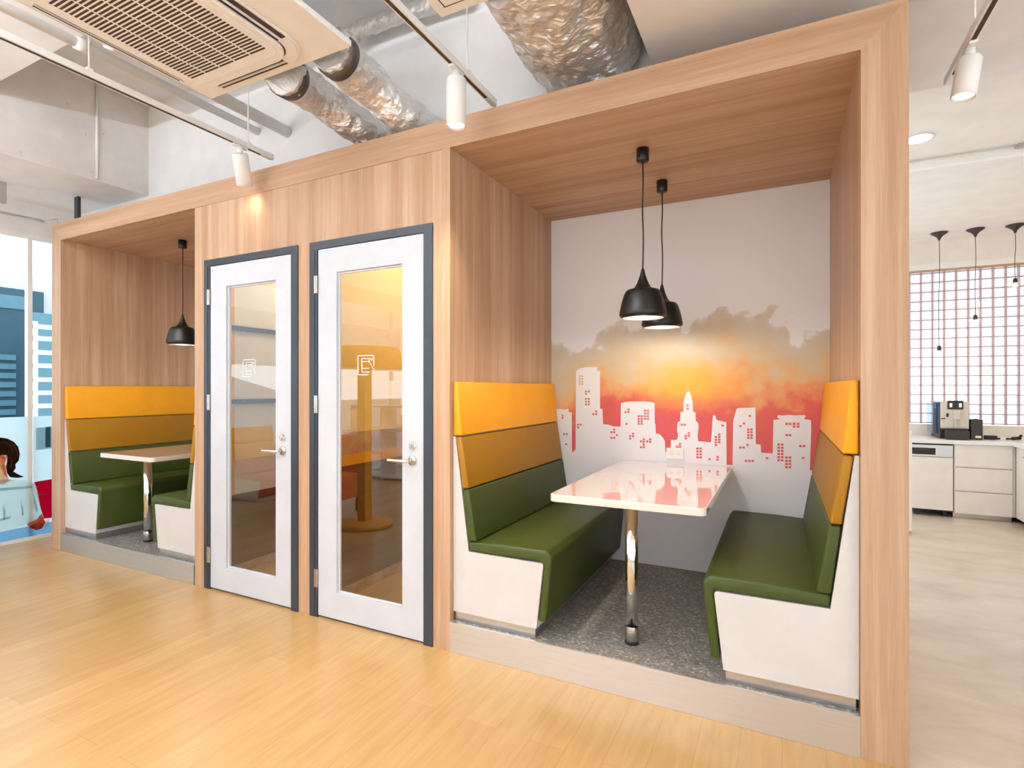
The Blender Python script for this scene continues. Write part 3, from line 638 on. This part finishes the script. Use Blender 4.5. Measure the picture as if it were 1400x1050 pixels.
# ------------------------------------------------------------------ air conditioner and access panel
ZA = 3.0
def cassette(name, label, xa, xb, ya_, yb_, grille=True):
    t = thing(name, label, 'air conditioner', ((xa+xb)/2, (ya_+yb_)/2, ZA)); hx, hy = (xb-xa)/2, (yb_-ya_)/2
    bm = B(); prism(bm, [(-hx+.05, -hy+.05), (hx-.05, -hy+.05), (hx-.05, hy-.05), (-hx+.05, hy-.05)], 'z', .03, .34); obj('casing', bm, 'steel', t)
    bm = B(); box(bm, -hx, hx, -hy, hy, 0, .03, bev=.004); pn = obj('trim_panel', bm, 'ac_cream', t)
    if grille:
        x0, x1, y0, y1 = -hx+.035, hx-.205, -hy+.06, hy-.055
        cx_, cy_ = (x0+x1)/2, (y0+y1)/2; gx, gy = (x1-x0)/2, (y1-y0)/2
        sh_ = lambda pts: [(px+cx_, py+cy_) for px, py in pts]
        bm = B(); prism(bm, sh_(rrect(-gx-.012, gx+.012, -gy-.012, gy+.012, .15, 10)), 'z', -.010, 0, bev=.004, seg=2); rim = obj('face_rim', bm, 'ac_cream', t)
        bm = B(); prism(bm, sh_(rrect(-gx, gx, -gy, gy, .14, 10)), 'z', -.0125, -.009); obj('air_slot', bm, 'slot_dark', rim)
        bm = B(); prism(bm, sh_(rrect(-gx+.052, gx-.052, -gy+.046, gy-.046, .115, 10)), 'z', -.030, -.010, bev=.008, seg=3); fr_ = obj('front_panel', bm, 'ac_cream', t)
        for sx_ in (-1, 1):
            for sy in (-1, 1):
                pts = [(sx_*(gx+.004-.15+rr*math.cos(q_)), sy*(gy+.004-.15+rr*math.sin(q_))) for rr, rng in ((.15, range(0, 11)), (.097, range(10, -1, -1))) for q_ in [math.radians(9*i) for i in rng]]
                bm = B(); prism(bm, sh_(pts), 'z', -.016, -.008); obj('corner_cover', bm, 'ac_cream', t)
        for s_ in (-1, 1):
            bx('louvre', (cx_-gx+.14, cx_+gx-.14, cy_+s_*(gy-.022), cy_+s_*(gy-.026), -.022, -.012), 'ac_cream', t)
            bx('louvre', (cx_+s_*(gx-.026), cx_+s_*(gx-.030), cy_-gy+.14, cy_+gy-.14, -.022, -.012), 'ac_cream', t)
        ix, iy = gx-.115, gy-.095
        bm = B(); prism(bm, sh_(rrect(-ix-.03, ix+.03, -iy, iy, .05, 6)), 'z', -.034, -.028, bev=.003, seg=2); gp = obj('intake_panel', bm, 'ac_cream', t)
        bm = B(); nr, ncol = 34, 5
        jx, jy = ix-.0, iy-.055
        for i in range(nr):
            yc = -jy+2*jy*(i+.5)/nr
            for j in range(ncol):
                xa_ = -jx+2*jx*j/ncol+.005; xb_ = -jx+2*jx*(j+1)/ncol-.005
                box(bm, cx_+xa_, cx_+xb_, cy_+yc-.0048, cy_+yc+.0048, -.0348, -.0335)
        obj('grille', bm, 'slot_dark', gp)
    else:
        bm = B(); box(bm, -hx+.055, hx-.055, -hy+.055, hy-.055, -.004, .002, bev=.002); obj('access_panel', bm, 'ac_cream', t)
        bm = B()
        for s_ in (-1, 1): box(bm, -hx+.048, hx-.048, s_*(hy-.048), s_*(hy-.055), -.0015, .002); box(bm, s_*(hx-.048), s_*(hx-.055), -hy+.048, hy-.048, -.0015, .002)
        obj('panel_gap', bm, 'slot_dark', t)
    for sx_ in (-1, 1):
        for sy in (-1, 1):
            bm = B(); tube(bm, [(sx_*(hx-.1), sy*(hy-.1), .33), (sx_*(hx-.1), sy*(hy-.1), CEIL-ZA-.002)], .006, 6); obj('hanger_rod', bm, 'steel', t)
    return t
cassette('air_conditioner', 'cream ceiling cassette air conditioner with a slotted grille, upper left', -2.824, -1.804, -1.51, -.49)
cassette('ceiling_unit', 'cream panelled ceiling unit at the top centre, beside the large foil duct', -1.317, -.62, -1.35, -.465, False)

# ------------------------------------------------------------------ foil ducts
def foil_duct(label, path, r, seed, jit, cr=1.0, n=34, seg=72, collar=None):
    t = thing('ceiling_duct', label, 'duct')
    bm = B(); fs = tube(bm, curve_pts(path, n), r, seg, jit=jit, jscale=7, seed=seed)
    for v_ in bm.verts:                # crumple: small sharp dents and creases
        q = v_.co; k1 = noise.noise(q*19+Vector((seed, 2, 0))); k2 = noise.noise(q*41+Vector((3, seed, 0))); k3 = noise.noise(q*85)
        v_.co = q+(noise.noise_vector(q*26)*.35*jit+Vector((k1, k2, k3)).normalized()*(abs(k1)*.6+abs(k2)*.35)*jit)*cr
    for f in fs: f.smooth = False
    obj('foil_sleeve', bm, 'foil', t)
    if collar:
        p0, d0, rc = collar
        bm = B(); d0 = Vector(d0).normalized(); p0 = Vector(p0); tube(bm, [p0-d0*.03, p0+d0*.03], rc, 32); obj('collar', bm, 'collar', t, 'dark collar ring')
    return t
q0 = at(385, 100, Y=-.44); q1 = at(432, 130, Y=-.12); q2 = at(500, 180, Y=.20); q3 = at(530, 205, Y=.41)
foil_duct('left of the two slim foil ducts leaving the air conditioner', [q0, q1, q2, q3], .105, 1, .014, collar=(q0.lerp(q1, .16), q1-q0, .109))
q0 = at(452, 68, Y=-.44); q1 = at(505, 115, Y=-.12); q2 = at(560, 165, Y=.14); q3 = at(590, 182, Y=.41)
foil_duct('right of the two slim foil ducts, bending behind the booth top', [q0, q1, q2, q3], .108, 5, .014, collar=(q0.lerp(q1, .16), q1-q0, .112))
foil_duct('thin foil pipe high up between the ceiling units', [at(483, 62, Y=.30), at(484, 48, Y=.30), at(493, 40, Y=.30), at(540, 24, Y=.30), at(640, -8, Y=.30)], .045, 9, .010, n=30, seg=28)
foil_duct('very large crumpled foil duct above the booth', [(-.905, -.45, 3.29), (-.92, -.2, 3.30), (-.935, .1, 3.30), (-.94, .38, 3.28)], [.325]*103, 3, .032, cr=.5, seg=120)
# painted pipes entering the wall
for u, v, r_, lb in ((353, 180, .028, 'thinner of the two white pipes under the hall ceiling'), (394, 181, .040, 'thicker of the two white pipes under the hall ceiling')):
    q = at(u, v, Y=YB)
    bm = B(); tube(bm, [(q.x, -4.5, q.z), (q.x, YB-.002, q.z)], r_, 20); pp = thing('ceiling_pipe', lb, 'pipe'); obj('tube', bm, 'white_wall', pp)
    for y in (-.75, -2.2):
        bm = B(); tube(bm, [(q.x, y-.03, q.z), (q.x, y+.03, q.z)], r_*1.25, 20); obj('coupling', bm, 'white_wall', pp)
    bm = B(); tube(bm, [(q.x, -.7, q.z+r_), (q.x, -.7, CEIL if q.y+0 > ya else CEIL-.001)], .005, 6); obj('hanger', bm, 'steel', pp)
# conduit down the concrete beam
q = at(132, 200, X=-5.03)
bm = B(); tube(bm, [(-5.025, q.y, CEIL-.01), (-5.025, q.y, 3.12)], .010, 10); tag(obj('wall_conduit', bm, 'trim_white'), 'thin white conduit running down the concrete beam', 'conduit')
q = at(106, 268, Z=3.10)
o = bx('ceiling_bracket', (q.x-.03, q.x+.03, q.y-.012, q.y+.012, 2.9, 3.09), 'frame_dark'); tag(o, 'dark upright bracket under the beam by the booth corner', 'bracket')
a, b_, c_ = at(-40, 281, X=-5.9), at(60, 303, X=-5.9), at(79, 299, X=-5.9)
bm = B(); tube(bm, [a, b_], .012, 10); tube(bm, [b_, c_, c_-Vector((0, 0, .06))], .005, 8); tag(obj('wall_pipe', bm, 'steel'), 'grey pipe with a short cable over the street window', 'pipe')
a = at(4, 250, X=-5.75)
bm = B(); box(bm, a.x-.02, a.x+.02, a.y-.06, a.y+.02, a.z-.17, a.z+.16, bev=.01); tag(obj('ceiling_box', bm, 'steel'), 'grey metal box at the left picture edge under the beam', 'box')
# sprinkler beside the cassette
q = at(436, 15, Y=-.1)
sp = thing('fire_sprinkler', 'small grey sprinkler fitting beside the air conditioner', 'sprinkler', (q.x, q.y, q.z))
bm = B(); lathe(bm, [(0, -.03), (.028, -.03), (.032, -.01), (.028, .03), (0, .03)], seg=16); obj('body', bm, 'nickel', sp)
bm = B(); tube(bm, [(-.012, 0, .03), (-.012, 0, CEIL-q.z)], .006, 8); tube(bm, [(.014, 0, .03), (.014, 0, CEIL-q.z)], .004, 8); obj('pipe', bm, 'steel', sp)

# ------------------------------------------------------------------ track lights
M['lens'] = emit('lit_lens', (255, 244, 226), 6)
def track(label, x, y0, y1, z, hang, ztop):
    t = thing('track_rail', label, 'track', (x, 0, z))
    bm = B(); box(bm, -.017, .017, y0, y1, 0, .032, bev=.002); rail = obj('rail', bm, 'trim_white', t)
    bm = B(); box(bm, -.008, .008, y0+.02, y1-.09, -.0016, .001); obj('slot', bm, 'slot_dark', t)
    bm = B(); box(bm, -.013, .013, y1-.085, y1, -.002, .002); obj('end_cap', bm, 'trim_white', t)
    for y in hang:
        bm = B(); tube(bm, [(0, y, .03), (0, y, ztop-z-.002)], .004, 8); box(bm, -.014, .014, y-.014, y+.014, .03, .045, bev=.003); obj('hanger_rod', bm, 'trim_white', t)
    return t
def spot(label, x, y, z, tilt=(0, 0), r_=.047, L=.225):
    t = thing('track_spotlight', label, 'spotlight', (x, y, z))
    bm = B(); box(bm, -.014, .014, -.05, .05, -.014, -.002, bev=.003); tube(bm, [(0, 0, -.013), (0, 0, -.05)], .018, 16); obj('adapter', bm, 'trim_white', t)
    R = Matrix.Rotation(tilt[0], 4, 'X') @ Matrix.Rotation(tilt[1], 4, 'Y'); T = Matrix.Translation((0, 0, -.05)) @ R
    bm = B(); lathe(bm, [(0, 0), (r_-.004, 0), (r_, -.006), (r_, -L), (r_-.004, -L-.002), (r_-.006, -L+.012), (0, -L+.012)], seg=32); bmesh.ops.transform(bm, matrix=T, verts=bm.verts[:]); hd = obj('head', bm, 'trim_white', t)
    bm = B(); lathe(bm, [(0, -L+.010), (r_-.008, -L+.010)], seg=32); bmesh.ops.transform(bm, matrix=T, verts=bm.verts[:]); obj('lens', bm, M['lens'], t)
    p = T @ Vector((0, 0, -L-.01)); d = (T @ Vector((0, 0, -L-1)))-p
    return Vector((x, y, z))+p, d
ZR = 2.92
kx = (ZR-1.4)/1.6
track('long white lighting track on the left, below the concrete beam', -3.195*kx, -4.0, .08, ZR, (-.98, -.10), CEIL)
trc = track('white lighting track at centre, ending above the booth top', -1.458*kx, -4.0, .14, ZR, (-.14,), CEIL)
x3 = .786*(2.74-1.4)/1.6
track('short white lighting track at the upper right beyond the booth', x3, -2.6, .58, 2.74, (.22,), 2.98)
SPC = (1, .84, .62)
def spotlight(label, x, y, z, tilt, e, size=70, blend=.6, **k):
    p, d = spot(label, x, y, z, tilt, **k)
    lamp('spot_light', 'SPOT', p, e, SPC, spot_size=math.radians(size), spot_blend=blend, shadow_soft_size=.035, target=p+d)
spotlight('white cylinder spotlight on the left track, above the doors', -3.195*kx, -.16, ZR, (math.radians(22), math.radians(14)), 4.5, size=120, blend=1.0, L=.19)
spotlight('white cylinder spotlight hanging at centre above the booth', -1.458*kx, -.24, ZR, (0, 0), 120, size=90, blend=1.0)
spotlight('white cylinder spotlight on the right track near the kitchen', x3, .28, 2.74, (math.radians(-6), math.radians(9)), 60, r_=.041, L=.155)
q = at(683, 146, Y=.2)
bm = B(); tube(bm, [(-1.458*kx, .13, ZR+.01), (-1.458*kx, .16, ZR-.005), (-1.458*kx, .19, ZR-.02)], [.005, .007, .005], 10); tube(bm, curve_pts([(-1.458*kx, .19, ZR-.02), (-1.33, .25, ZR-.02), (-1.27, .33, ZR+.01), (-1.25, .415, ZR+.04)], 8), .0022, 6); bmesh.ops.translate(bm, verts=bm.verts[:], vec=-trc.location); obj('power_cord', bm, 'nickel', trc)
# smoke detector on the lowered ceiling
q = at(1262, -12, Z=2.975)
bm = B(); lathe(bm, [(0, -.03), (.02, -.03), (.034, -.018), (.038, 0), (0, 0)], (q.x, q.y, 2.979), 24); tag(obj('smoke_detector', bm, 'trim_white'), 'round white detector on the lowered ceiling by the booth corner', 'detector')

# ------------------------------------------------------------------ kitchen
YK = 4.88; YKW = 5.5
bm = B(); box(bm, .42, 4.6, YKW, YKW+.14, 0, .965); box(bm, .42, 4.6, YKW, YKW+.14, 2.80, 3.12); box(bm, .42, 1.17, YKW, YKW+.14, .965, 2.80); box(bm, 4.2, 4.6, YKW, YKW+.14, .965, 2.80)
struct('wall_kitchen', bm, 'kitchen_wall')
w2 = sroot('window_2', 'glass block window of the kitchen')
bm = B(); p_ = .1115; nx = int((4.2-1.17)/p_); nzr = int((2.78-.985)/p_)
for i in range(nx):
    for j in range(nzr):
        x = 1.17+i*p_; z = .985+j*p_
        box(bm, x+.005, x+p_-.005, YKW+.045, YKW+.095, z+.005, z+p_-.005, bev=.006)
obj('glass_blocks', bm, 'glass_block', w2)
bm = B()
for i in range(nx+1): box(bm, 1.17+i*p_-.0055, 1.17+i*p_+.0055, YKW+.035, YKW+.10, .975, 2.79)
for j in range(nzr+1): box(bm, 1.17, 4.2, YKW+.036, YKW+.099, .985+j*p_-.004, .985+j*p_+.004)
obj('mortar_grid', bm, 'mortar', w2)
bm = B(); box(bm, 1.17, 4.2, YKW-.004, YKW+.03, 2.775, 2.80); obj('window_frame', bm, 'wood_h', w2)
bm = B(); box(bm, 1.17, 4.2, YKW-.004, YKW+.05, 2.80, 2.87); obj('window_head', bm, 'trim_white', w2)
def K(u, v, y=YK): return at(u, v, Y=y)
ct0 = .838; ct = .806
# dishwasher
xa, xb = K(1247, 650).x-.02, K(1303.5, 650).x
dw = thing('dishwasher', 'white built-in dishwasher with a steel control strip', 'dishwasher', (xa, YK, 0))
bm = B(); box(bm, 0, xb-xa, .02, .55, .06, .795); obj('body', bm, 'black_plastic', dw)
bm = B(); box(bm, .003, xb-xa-.003, 0, .02, .075, .645, bev=.002); obj('door', bm, 'cabinet_white', dw)
bm = B(); box(bm, .003, xb-xa-.003, -.002, .02, .650, .778, bev=.002); cs = obj('control_strip', bm, 'steel', dw, 'steel control strip')
u_ = K(1279, 640).x-xa
bm = B(); box(bm, .012, u_, -.004, .0, .672, .745); obj('grip_recess', bm, 'black_plastic', cs)
bm = B(); box(bm, .05, u_-.05, -.0052, -.0035, .715, .738); obj('display', bm, 'slot_dark', cs)
for x in (.05, xb-xa-.08):
    bm = B(); box(bm, x, x+.03, .05, .08, .001, .06); obj('foot', bm, 'black_plastic', dw)
# drawer cabinet
xc, xd = K(1304.5, 650).x, K(1385.5, 650).x
dc = thing('drawer_cabinet', 'white kitchen unit with three wide drawers', 'cabinet', (xc, YK, 0))
bm = B(); box(bm, 0, xd-xc, .022, .58, .055, .795); obj('body', bm, 'cabinet_white', dc)
bm = B(); box(bm, 0, xd-xc, .05, .5, .001, .055); obj('plinth', bm, 'nickel', dc)
for z0, z1 in ((.058, .290), (.302, .545), (.557, .792)):
    bm = B(); box(bm, .004, xd-xc-.006, 0, .022, z0, z1, bev=.002); obj('drawer', bm, 'cabinet_white', dc)
bm = B(); box(bm, xd-xc-.004, xd-xc+.019, .004, .022, .058, .792); obj('filler_strip', bm, 'machine_beige', dc)
# return unit
rc = thing('corner_cabinet', 'white kitchen unit on the right turning the corner', 'cabinet', (xd+.02, 0, 0))
bm = B(); box(bm, .022, .6, 2.6, YKW-.002, .055, .795); obj('body', bm, 'cabinet_white', rc)
bm = B(); box(bm, .05, .55, 2.6, YKW-.002, .001, .055); obj('plinth', bm, 'nickel', rc)
for k in range(4):
    y1 = YK-.005-k*.56
    bm = B(); box(bm, 0, .022, y1-.555, y1, .058, .792, bev=.002); dr = obj('door', bm, 'cabinet_white', rc)
    bm = B(); box(bm, -.012, -.004, y1-.35, y1-.2, .70, .712, bev=.002); box(bm, -.006, .0, y1-.345, y1-.335, .70, .712); box(bm, -.006, .0, y1-.215, y1-.205, .70, .712); obj('handle', bm, 'nickel', dr)
bm = B(); prism(bm, [(xa-.02, YKW-.002), (xa-.02, YK-.02), (xd-.01, YK-.02), (xd-.01, 2.58), (xd+.64, 2.58), (xd+.64, YKW-.002)], 'z', .797, ct0); tag(obj('worktop', bm, 'counter'), 'white L-shaped kitchen worktop', 'worktop')
# low end wall by the booth
bm = B(); box(bm, .5, at(1247, 640, Y=3.9).x, 3.9, 4.0, .03, at(1246, 590, Y=3.9).z); struct('partition_kitchen', bm, 'kitchen_wall')
# coffee machine
ct = ct0
ym = 5.02
xa_, xb_ = at(1285.5, 570, Y=ym).x, at(1325.5, 570, Y=ym).x; W = xb_-xa_
cm = thing('coffee_machine', 'black and champagne coffee machine on the worktop', 'coffee machine', (xa_, ym, ct+.001))
H_ = at(1300, 549, Y=ym).z-ct
bm = B(); box(bm, 0, W, .02, .40, .0, H_-.01, bev=.006); obj('body', bm, 'cooler_dark', cm)
bm = B(); box(bm, .004, W-.004, -.005, .02, .115, H_, bev=.006); fp = obj('front_panel', bm, 'machine_beige', cm)
bm = B(); box(bm, .012, W-.012, -.008, -.004, .125, .20, bev=.003); obj('lower_flap', bm, 'machine_beige', fp)
bm = B(); box(bm, W*.24, W*.78, -.016, .0, H_-.085, H_+.010, bev=.004); sc = obj('display_panel', bm, 'black', cm)
M['screen'] = emit('lit_screen', (236, 226, 212), .5)
bm = B(); box(bm, W*.31, W*.40, -.018, -.0155, H_-.062, H_-.018); box(bm, W*.63, W*.72, -.018, -.0155, H_-.062, H_-.018); obj('screen', bm, M['screen'], sc)
bm = B(); box(bm, W*.20, W*.29, -.012, -.004, H_-.17, H_-.13, bev=.003); box(bm, W*.03, W*.17, -.009, -.004, H_-.195, H_-.183); obj('button', bm, 'black', cm)
bm = B(); box(bm, W*.44, W*.68, -.04, -.004, H_-.20, H_-.095, bev=.01); box(bm, W*.48, W*.54, -.036, -.02, H_-.29, H_-.20, bev=.004); obj('spout', bm, 'machine_beige', cm)
bm = B(); box(bm, .03, W-.02, -.10, .02, .004, .10, bev=.006); obj('drip_tray', bm, 'cooler_dark', cm)
M['tank'] = glass('blue_tank_plastic', (.62, .74, .9), .05)
bm = B(); box(bm, -.045, -.001, .10, .38, .05, H_-.015, bev=.01); obj('water_tank', bm, M['tank'], cm)
xm = at(1326.5, 590, Y=ym).x; xn = at(1344, 590, Y=ym).x
mc = thing('milk_cooler', 'dark brown milk cooler right of the coffee machine', 'cooler', (xm, ym, ct+.001)); hm = at(1335, 574, Y=ym).z-ct
bm = B(); box(bm, .004, xn-xm, 0, .22, 0, hm, bev=.006); obj('body', bm, 'cooler_dark', mc)
bm = B(); lathe(bm, [(0, hm-.002), (.02, hm-.002), (.02, hm+.006), (0, hm+.006)], ((xn-xm)*.6, .08, 0), 16); obj('lid', bm, 'black', mc)
bm = B(); box(bm, (xn-xm)*.40, (xn-xm)*.85, -.003, .0, .02, .045); obj('badge', bm, 'trim_white', mc)
x0_, x1_ = at(1346, 596, Y=ym+.12).x, at(1363, 596, Y=ym+.12).x
o = bx('power_strip', (x0_, x1_, ym+.10, ym+.16, ct+.001, ct+.045), 'black_plastic', bev=.005); tag(o, 'black power strip on the worktop beside the milk cooler', 'power strip')
q0, q1 = at(1363, 598, Y=ym+.12), at(1391, 598, Y=ym+.12)
kt = thing('cable_bundle', 'dark cable with a plug and white tag at the right of the worktop', 'cable', (q0.x, ym+.12, ct+.001))
L_ = q1.x-q0.x
bm = B(); tube(bm, curve_pts([(0.005, 0, .012), (L_*.3, .01, .012), (L_*.6, -.01, .014), (L_, 0, .014)], 8), .010, 10); obj('cord', bm, 'cooler_dark', kt)
bm = B(); box(bm, L_*.15, L_*.42, -.016, .016, .001, .028, bev=.003); obj('tag', bm, 'trim_white', kt)
bm = B(); tube(bm, [(L_*.72, -.01, .02), (L_*1.15, -.01, .025)], .018, 12); tube(bm, [(L_*1.1, 0, .03), (L_*1.2, 0, .06)], .012, 10); obj('plug', bm, 'black', kt)
# kitchen bulbs on cords
M['filament'] = emit('glowing_filament', (255, 206, 130), 9)
def bulb_lamp(label, x, y, drop):
    t = thing('bulb_pendant', label, 'lamp', (x, y, 3.119))
    bm = B(); lathe(bm, [(0, 0), (.078, 0), (.080, -.006), (.062, -.020), (.034, -.040), (.016, -.062), (.010, -.085), (.0, -.086)], seg=28); obj('ceiling_cup', bm, 'socket', t)
    bm = B(); tube(bm, curve_pts([(0, 0, -.08), (.004, 0, -.08-(drop-.1)*.3), (-.003, 0, -.08-(drop-.1)*.6), (0, 0, -drop+.02)], 8), .0032, 8); obj('cord', bm, 'socket', t)
    bm = B(); lathe(bm, [(0, -drop+.03), (.014, -drop+.028), (.019, -drop+.01), (.019, -drop-.022), (.012, -drop-.03), (0, -drop-.03)], seg=16); obj('socket', bm, 'socket', t)
    bm = B(); lathe(bm, [(.014, -drop-.02), (.05, -drop-.028), (.10, -drop-.038), (.118, -drop-.032), (.120, -drop-.022)], seg=32); obj('glass_shade', bm, 'lamp_glass', t)
    bm = B(); lathe(bm, [(0, -drop-.032), (.012, -drop-.034), (.022, -drop-.044), (.022, -drop-.054), (0, -drop-.066)], seg=16); obj('bulb', bm, M['filament'], t)
    return t
for u, v, vb, lb in ((1284, 320, 476, 'leftmost hanging bulb whose socket ends just above the coffee machine'), (1333.5, 314, 434, 'middle hanging bulb in front of the glass blocks'), (1388, 310, 384, 'shortest hanging bulb at the right picture edge')):
    q = at(u, v, Y=5.03); bulb_lamp(lb, q.x, 5.03, 3.12-at(u, vb, Y=5.03).z)
q = at(1226, 325, Y=5.03); bulb_lamp('hanging bulb almost hidden behind the booth edge', q.x, 5.03, 3.12-at(1226, 442, Y=5.03).z)
for u, vb in ((1284, 484), (1333.5, 442), (1388, 392)):
    q = at(u, vb, Y=5.03); lamp('bulb_light', 'POINT', (q.x, 5.03, q.z-.05), 3, (1, .78, .5), shadow_soft_size=.03)
# ceiling rail and downlight
z_ = 3.05; a, b_ = at(1244, 234, Z=z_), at(1400, 215, Z=z_)
bm = B(); box(bm, .45, 4.5, a.y-.03, a.y+.03, z_, z_+.035, bev=.004); cr_ = thing('ceiling_rail', 'white rail across the kitchen ceiling', 'rail'); obj('rail', bm, 'trim_white', cr_)
for x in (at(1388, 212, Z=3.08).x, 3.2):
    bm = B(); box(bm, x-.02, x+.02, a.y-.04, a.y+.04, z_+.03, 3.119, bev=.003); obj('bracket', bm, 'nickel', cr_)
q = at(1256, 190, Z=3.115)
M['downlight'] = emit('lit_downlight', (255, 232, 196), 22)
dl = thing('ceiling_downlight', 'glowing round downlight in the kitchen ceiling', 'downlight', (q.x, q.y, 3.119))
bm = B(); lathe(bm, [(.075, 0), (.088, 0), (.088, -.006), (.074, -.006)], seg=32); obj('trim_ring', bm, 'trim_white', dl)
bm = B(); lathe(bm, [(0, -.004), (.074, -.004)], seg=32); obj('lens', bm, M['downlight'], dl)
lamp('kitchen_light', 'SPOT', (q.x, q.y, 3.09), 46, (1, .84, .62), spot_size=math.radians(120), spot_blend=.8, shadow_soft_size=.07)
for x, y in ((2.6, 2.2), (1.5, 4.0), (2.8, 4.0)): lamp('kitchen_light', 'SPOT', (x, y, 3.09), 46, (1, .84, .62), spot_size=math.radians(120), spot_blend=.8, shadow_soft_size=.07)

# ------------------------------------------------------------------ the hall behind the viewer (seen in the door glass)
sb = bench('sofa_bench', 'yellow and crimson bench by the street window, seen only in the glass', 1, ('crimson', 'yellow', 'yellow'), 'crimson', .62)
sb.location = (-6.17, -2.62, .002); sb.scale = (1, 1, .70)
cn = thing('canopy_lamp', 'amber canopy on a post, mirrored in the right door', 'canopy', (-6.0+2.2, -1.78, 0))
bm = B(); lathe(bm, [(.40, 1.60), (.36, 1.78), (.33, 1.81), (.0, 1.82)], seg=32); lathe(bm, [(.0, 1.61), (.40, 1.60)], seg=32); obj('shade', bm, 'amber', cn)
bm = B(); box(bm, -.05, .05, -.05, .05, .04, 1.61); obj('post', bm, 'amber', cn)
bm = B(); lathe(bm, [(0, 0.001), (.28, .001), (.28, .035), (.05, .05)], seg=32); obj('base', bm, 'amber', cn)
oc = thing('armchair', 'orange armchair in the hall behind the viewer', 'chair', (-4.6, -2.0, 0))
bm = B(); box(bm, -.32, .32, -.32, .32, .16, .44, bev=.04, seg=3); obj('seat', bm, 'orange', oc)
bm = B(); box(bm, -.32, .32, -.36, -.22, .30, .86, bev=.04, seg=3); obj('backrest', bm, 'orange', oc)
for sx_ in (-.26, .26):
    for sy in (-.26, .26):
        bm = B(); tube(bm, [(sx_, sy, .001), (sx_, sy, .18)], .018, 10); obj('leg', bm, 'black_plastic', oc)
ws = thing('low_shelf', 'low white shelf in the hall behind the viewer', 'shelf', (-4.9, -4.2, 0))
bm = B()
for z in (.02, .38, .74, 1.10): box(bm, -1.2, 1.2, -.18, .18, z, z+.03)
for x in (-1.2, -.6, 0, .6, 1.17): box(bm, x, x+.03, -.18, .18, .001, 1.12)
obj('carcass', bm, 'trim_white', ws)

# ------------------------------------------------------------------ added uplights behind the viewer, unseen, to brighten the ceiling
M['up_lens'] = emit('added_fill_lens', (255, 246, 232), 3)
def fill_uplight(label, x0, x1, y):
    t = thing('added_uplight', label, 'lamp', ((x0+x1)/2, y, 3.06)); h = (x1-x0)/2
    bm = B(); box(bm, -h, h, -.06, .06, 0, .05, bev=.006); obj('body', bm, 'trim_white', t)
    bm = B(); box(bm, -h+.02, h-.02, -.05, .05, .0505, .054); obj('lens', bm, M['up_lens'], t)
    for x in (-h+.3, h-.3):
        bm = B(); tube(bm, [(x, 0, .05), (x, 0, CEIL-3.062)], .003, 6); obj('wire', bm, 'steel', t)
    lamp('ceiling_fill_light', 'AREA', ((x0+x1)/2, y, 3.122), 540, (.88, .94, 1), shape='RECTANGLE', size=x1-x0-.1, size_y=.1, rot=(PI, 0, 0))
fill_uplight('added, unseen uplighter behind the viewer, nearer the booths', -4.4, -1.0, -2.7)
fill_uplight('added, unseen uplighter behind the viewer, farther from the booths', -4.4, -1.0, -5.0)

# ------------------------------------------------------------------ daylight and added fills
w = bpy.data.worlds.new('sky'); S.world = w; w.use_nodes = True
bg = w.node_tree.nodes['Background']; bg.inputs['Color'].default_value = (.90, .95, 1, 1); bg.inputs['Strength'].default_value = 2.9
# daylight area fills added at the windows, tilted up to brighten the ceiling
lamp('window_fill', 'AREA', (-.8, -6.85, 1.5), 260, (.86, .93, 1), shape='RECTANGLE', size=10.4, size_y=2.6, rot=(math.radians(90+75), 0, 0))
lamp('window_fill', 'AREA', (4.5, -3.6, 1.6), 210, (.86, .93, 1), shape='RECTANGLE', size=5.5, size_y=2.2, rot=(math.radians(90+62), 0, PI/2))
lamp('window_fill', 'AREA', (XW+.12, -4.4, 1.5), 120, (.86, .93, 1), shape='RECTANGLE', size=4.6, size_y=2.4, rot=(math.radians(90+78), 0, -PI/2))
# extra spots added behind the viewer, no fixtures built
for x, y in ((-4.6, -2.2), (-2.6, -2.2), (-.8, -2.2), (-4.6, -4.4), (-2.6, -4.4), (-.8, -4.4)):
    lamp('hall_fill_spot', 'SPOT', (x, y, 2.85), 22, (1, .92, .80), spot_size=math.radians(110), spot_blend=.9, shadow_soft_size=.05)
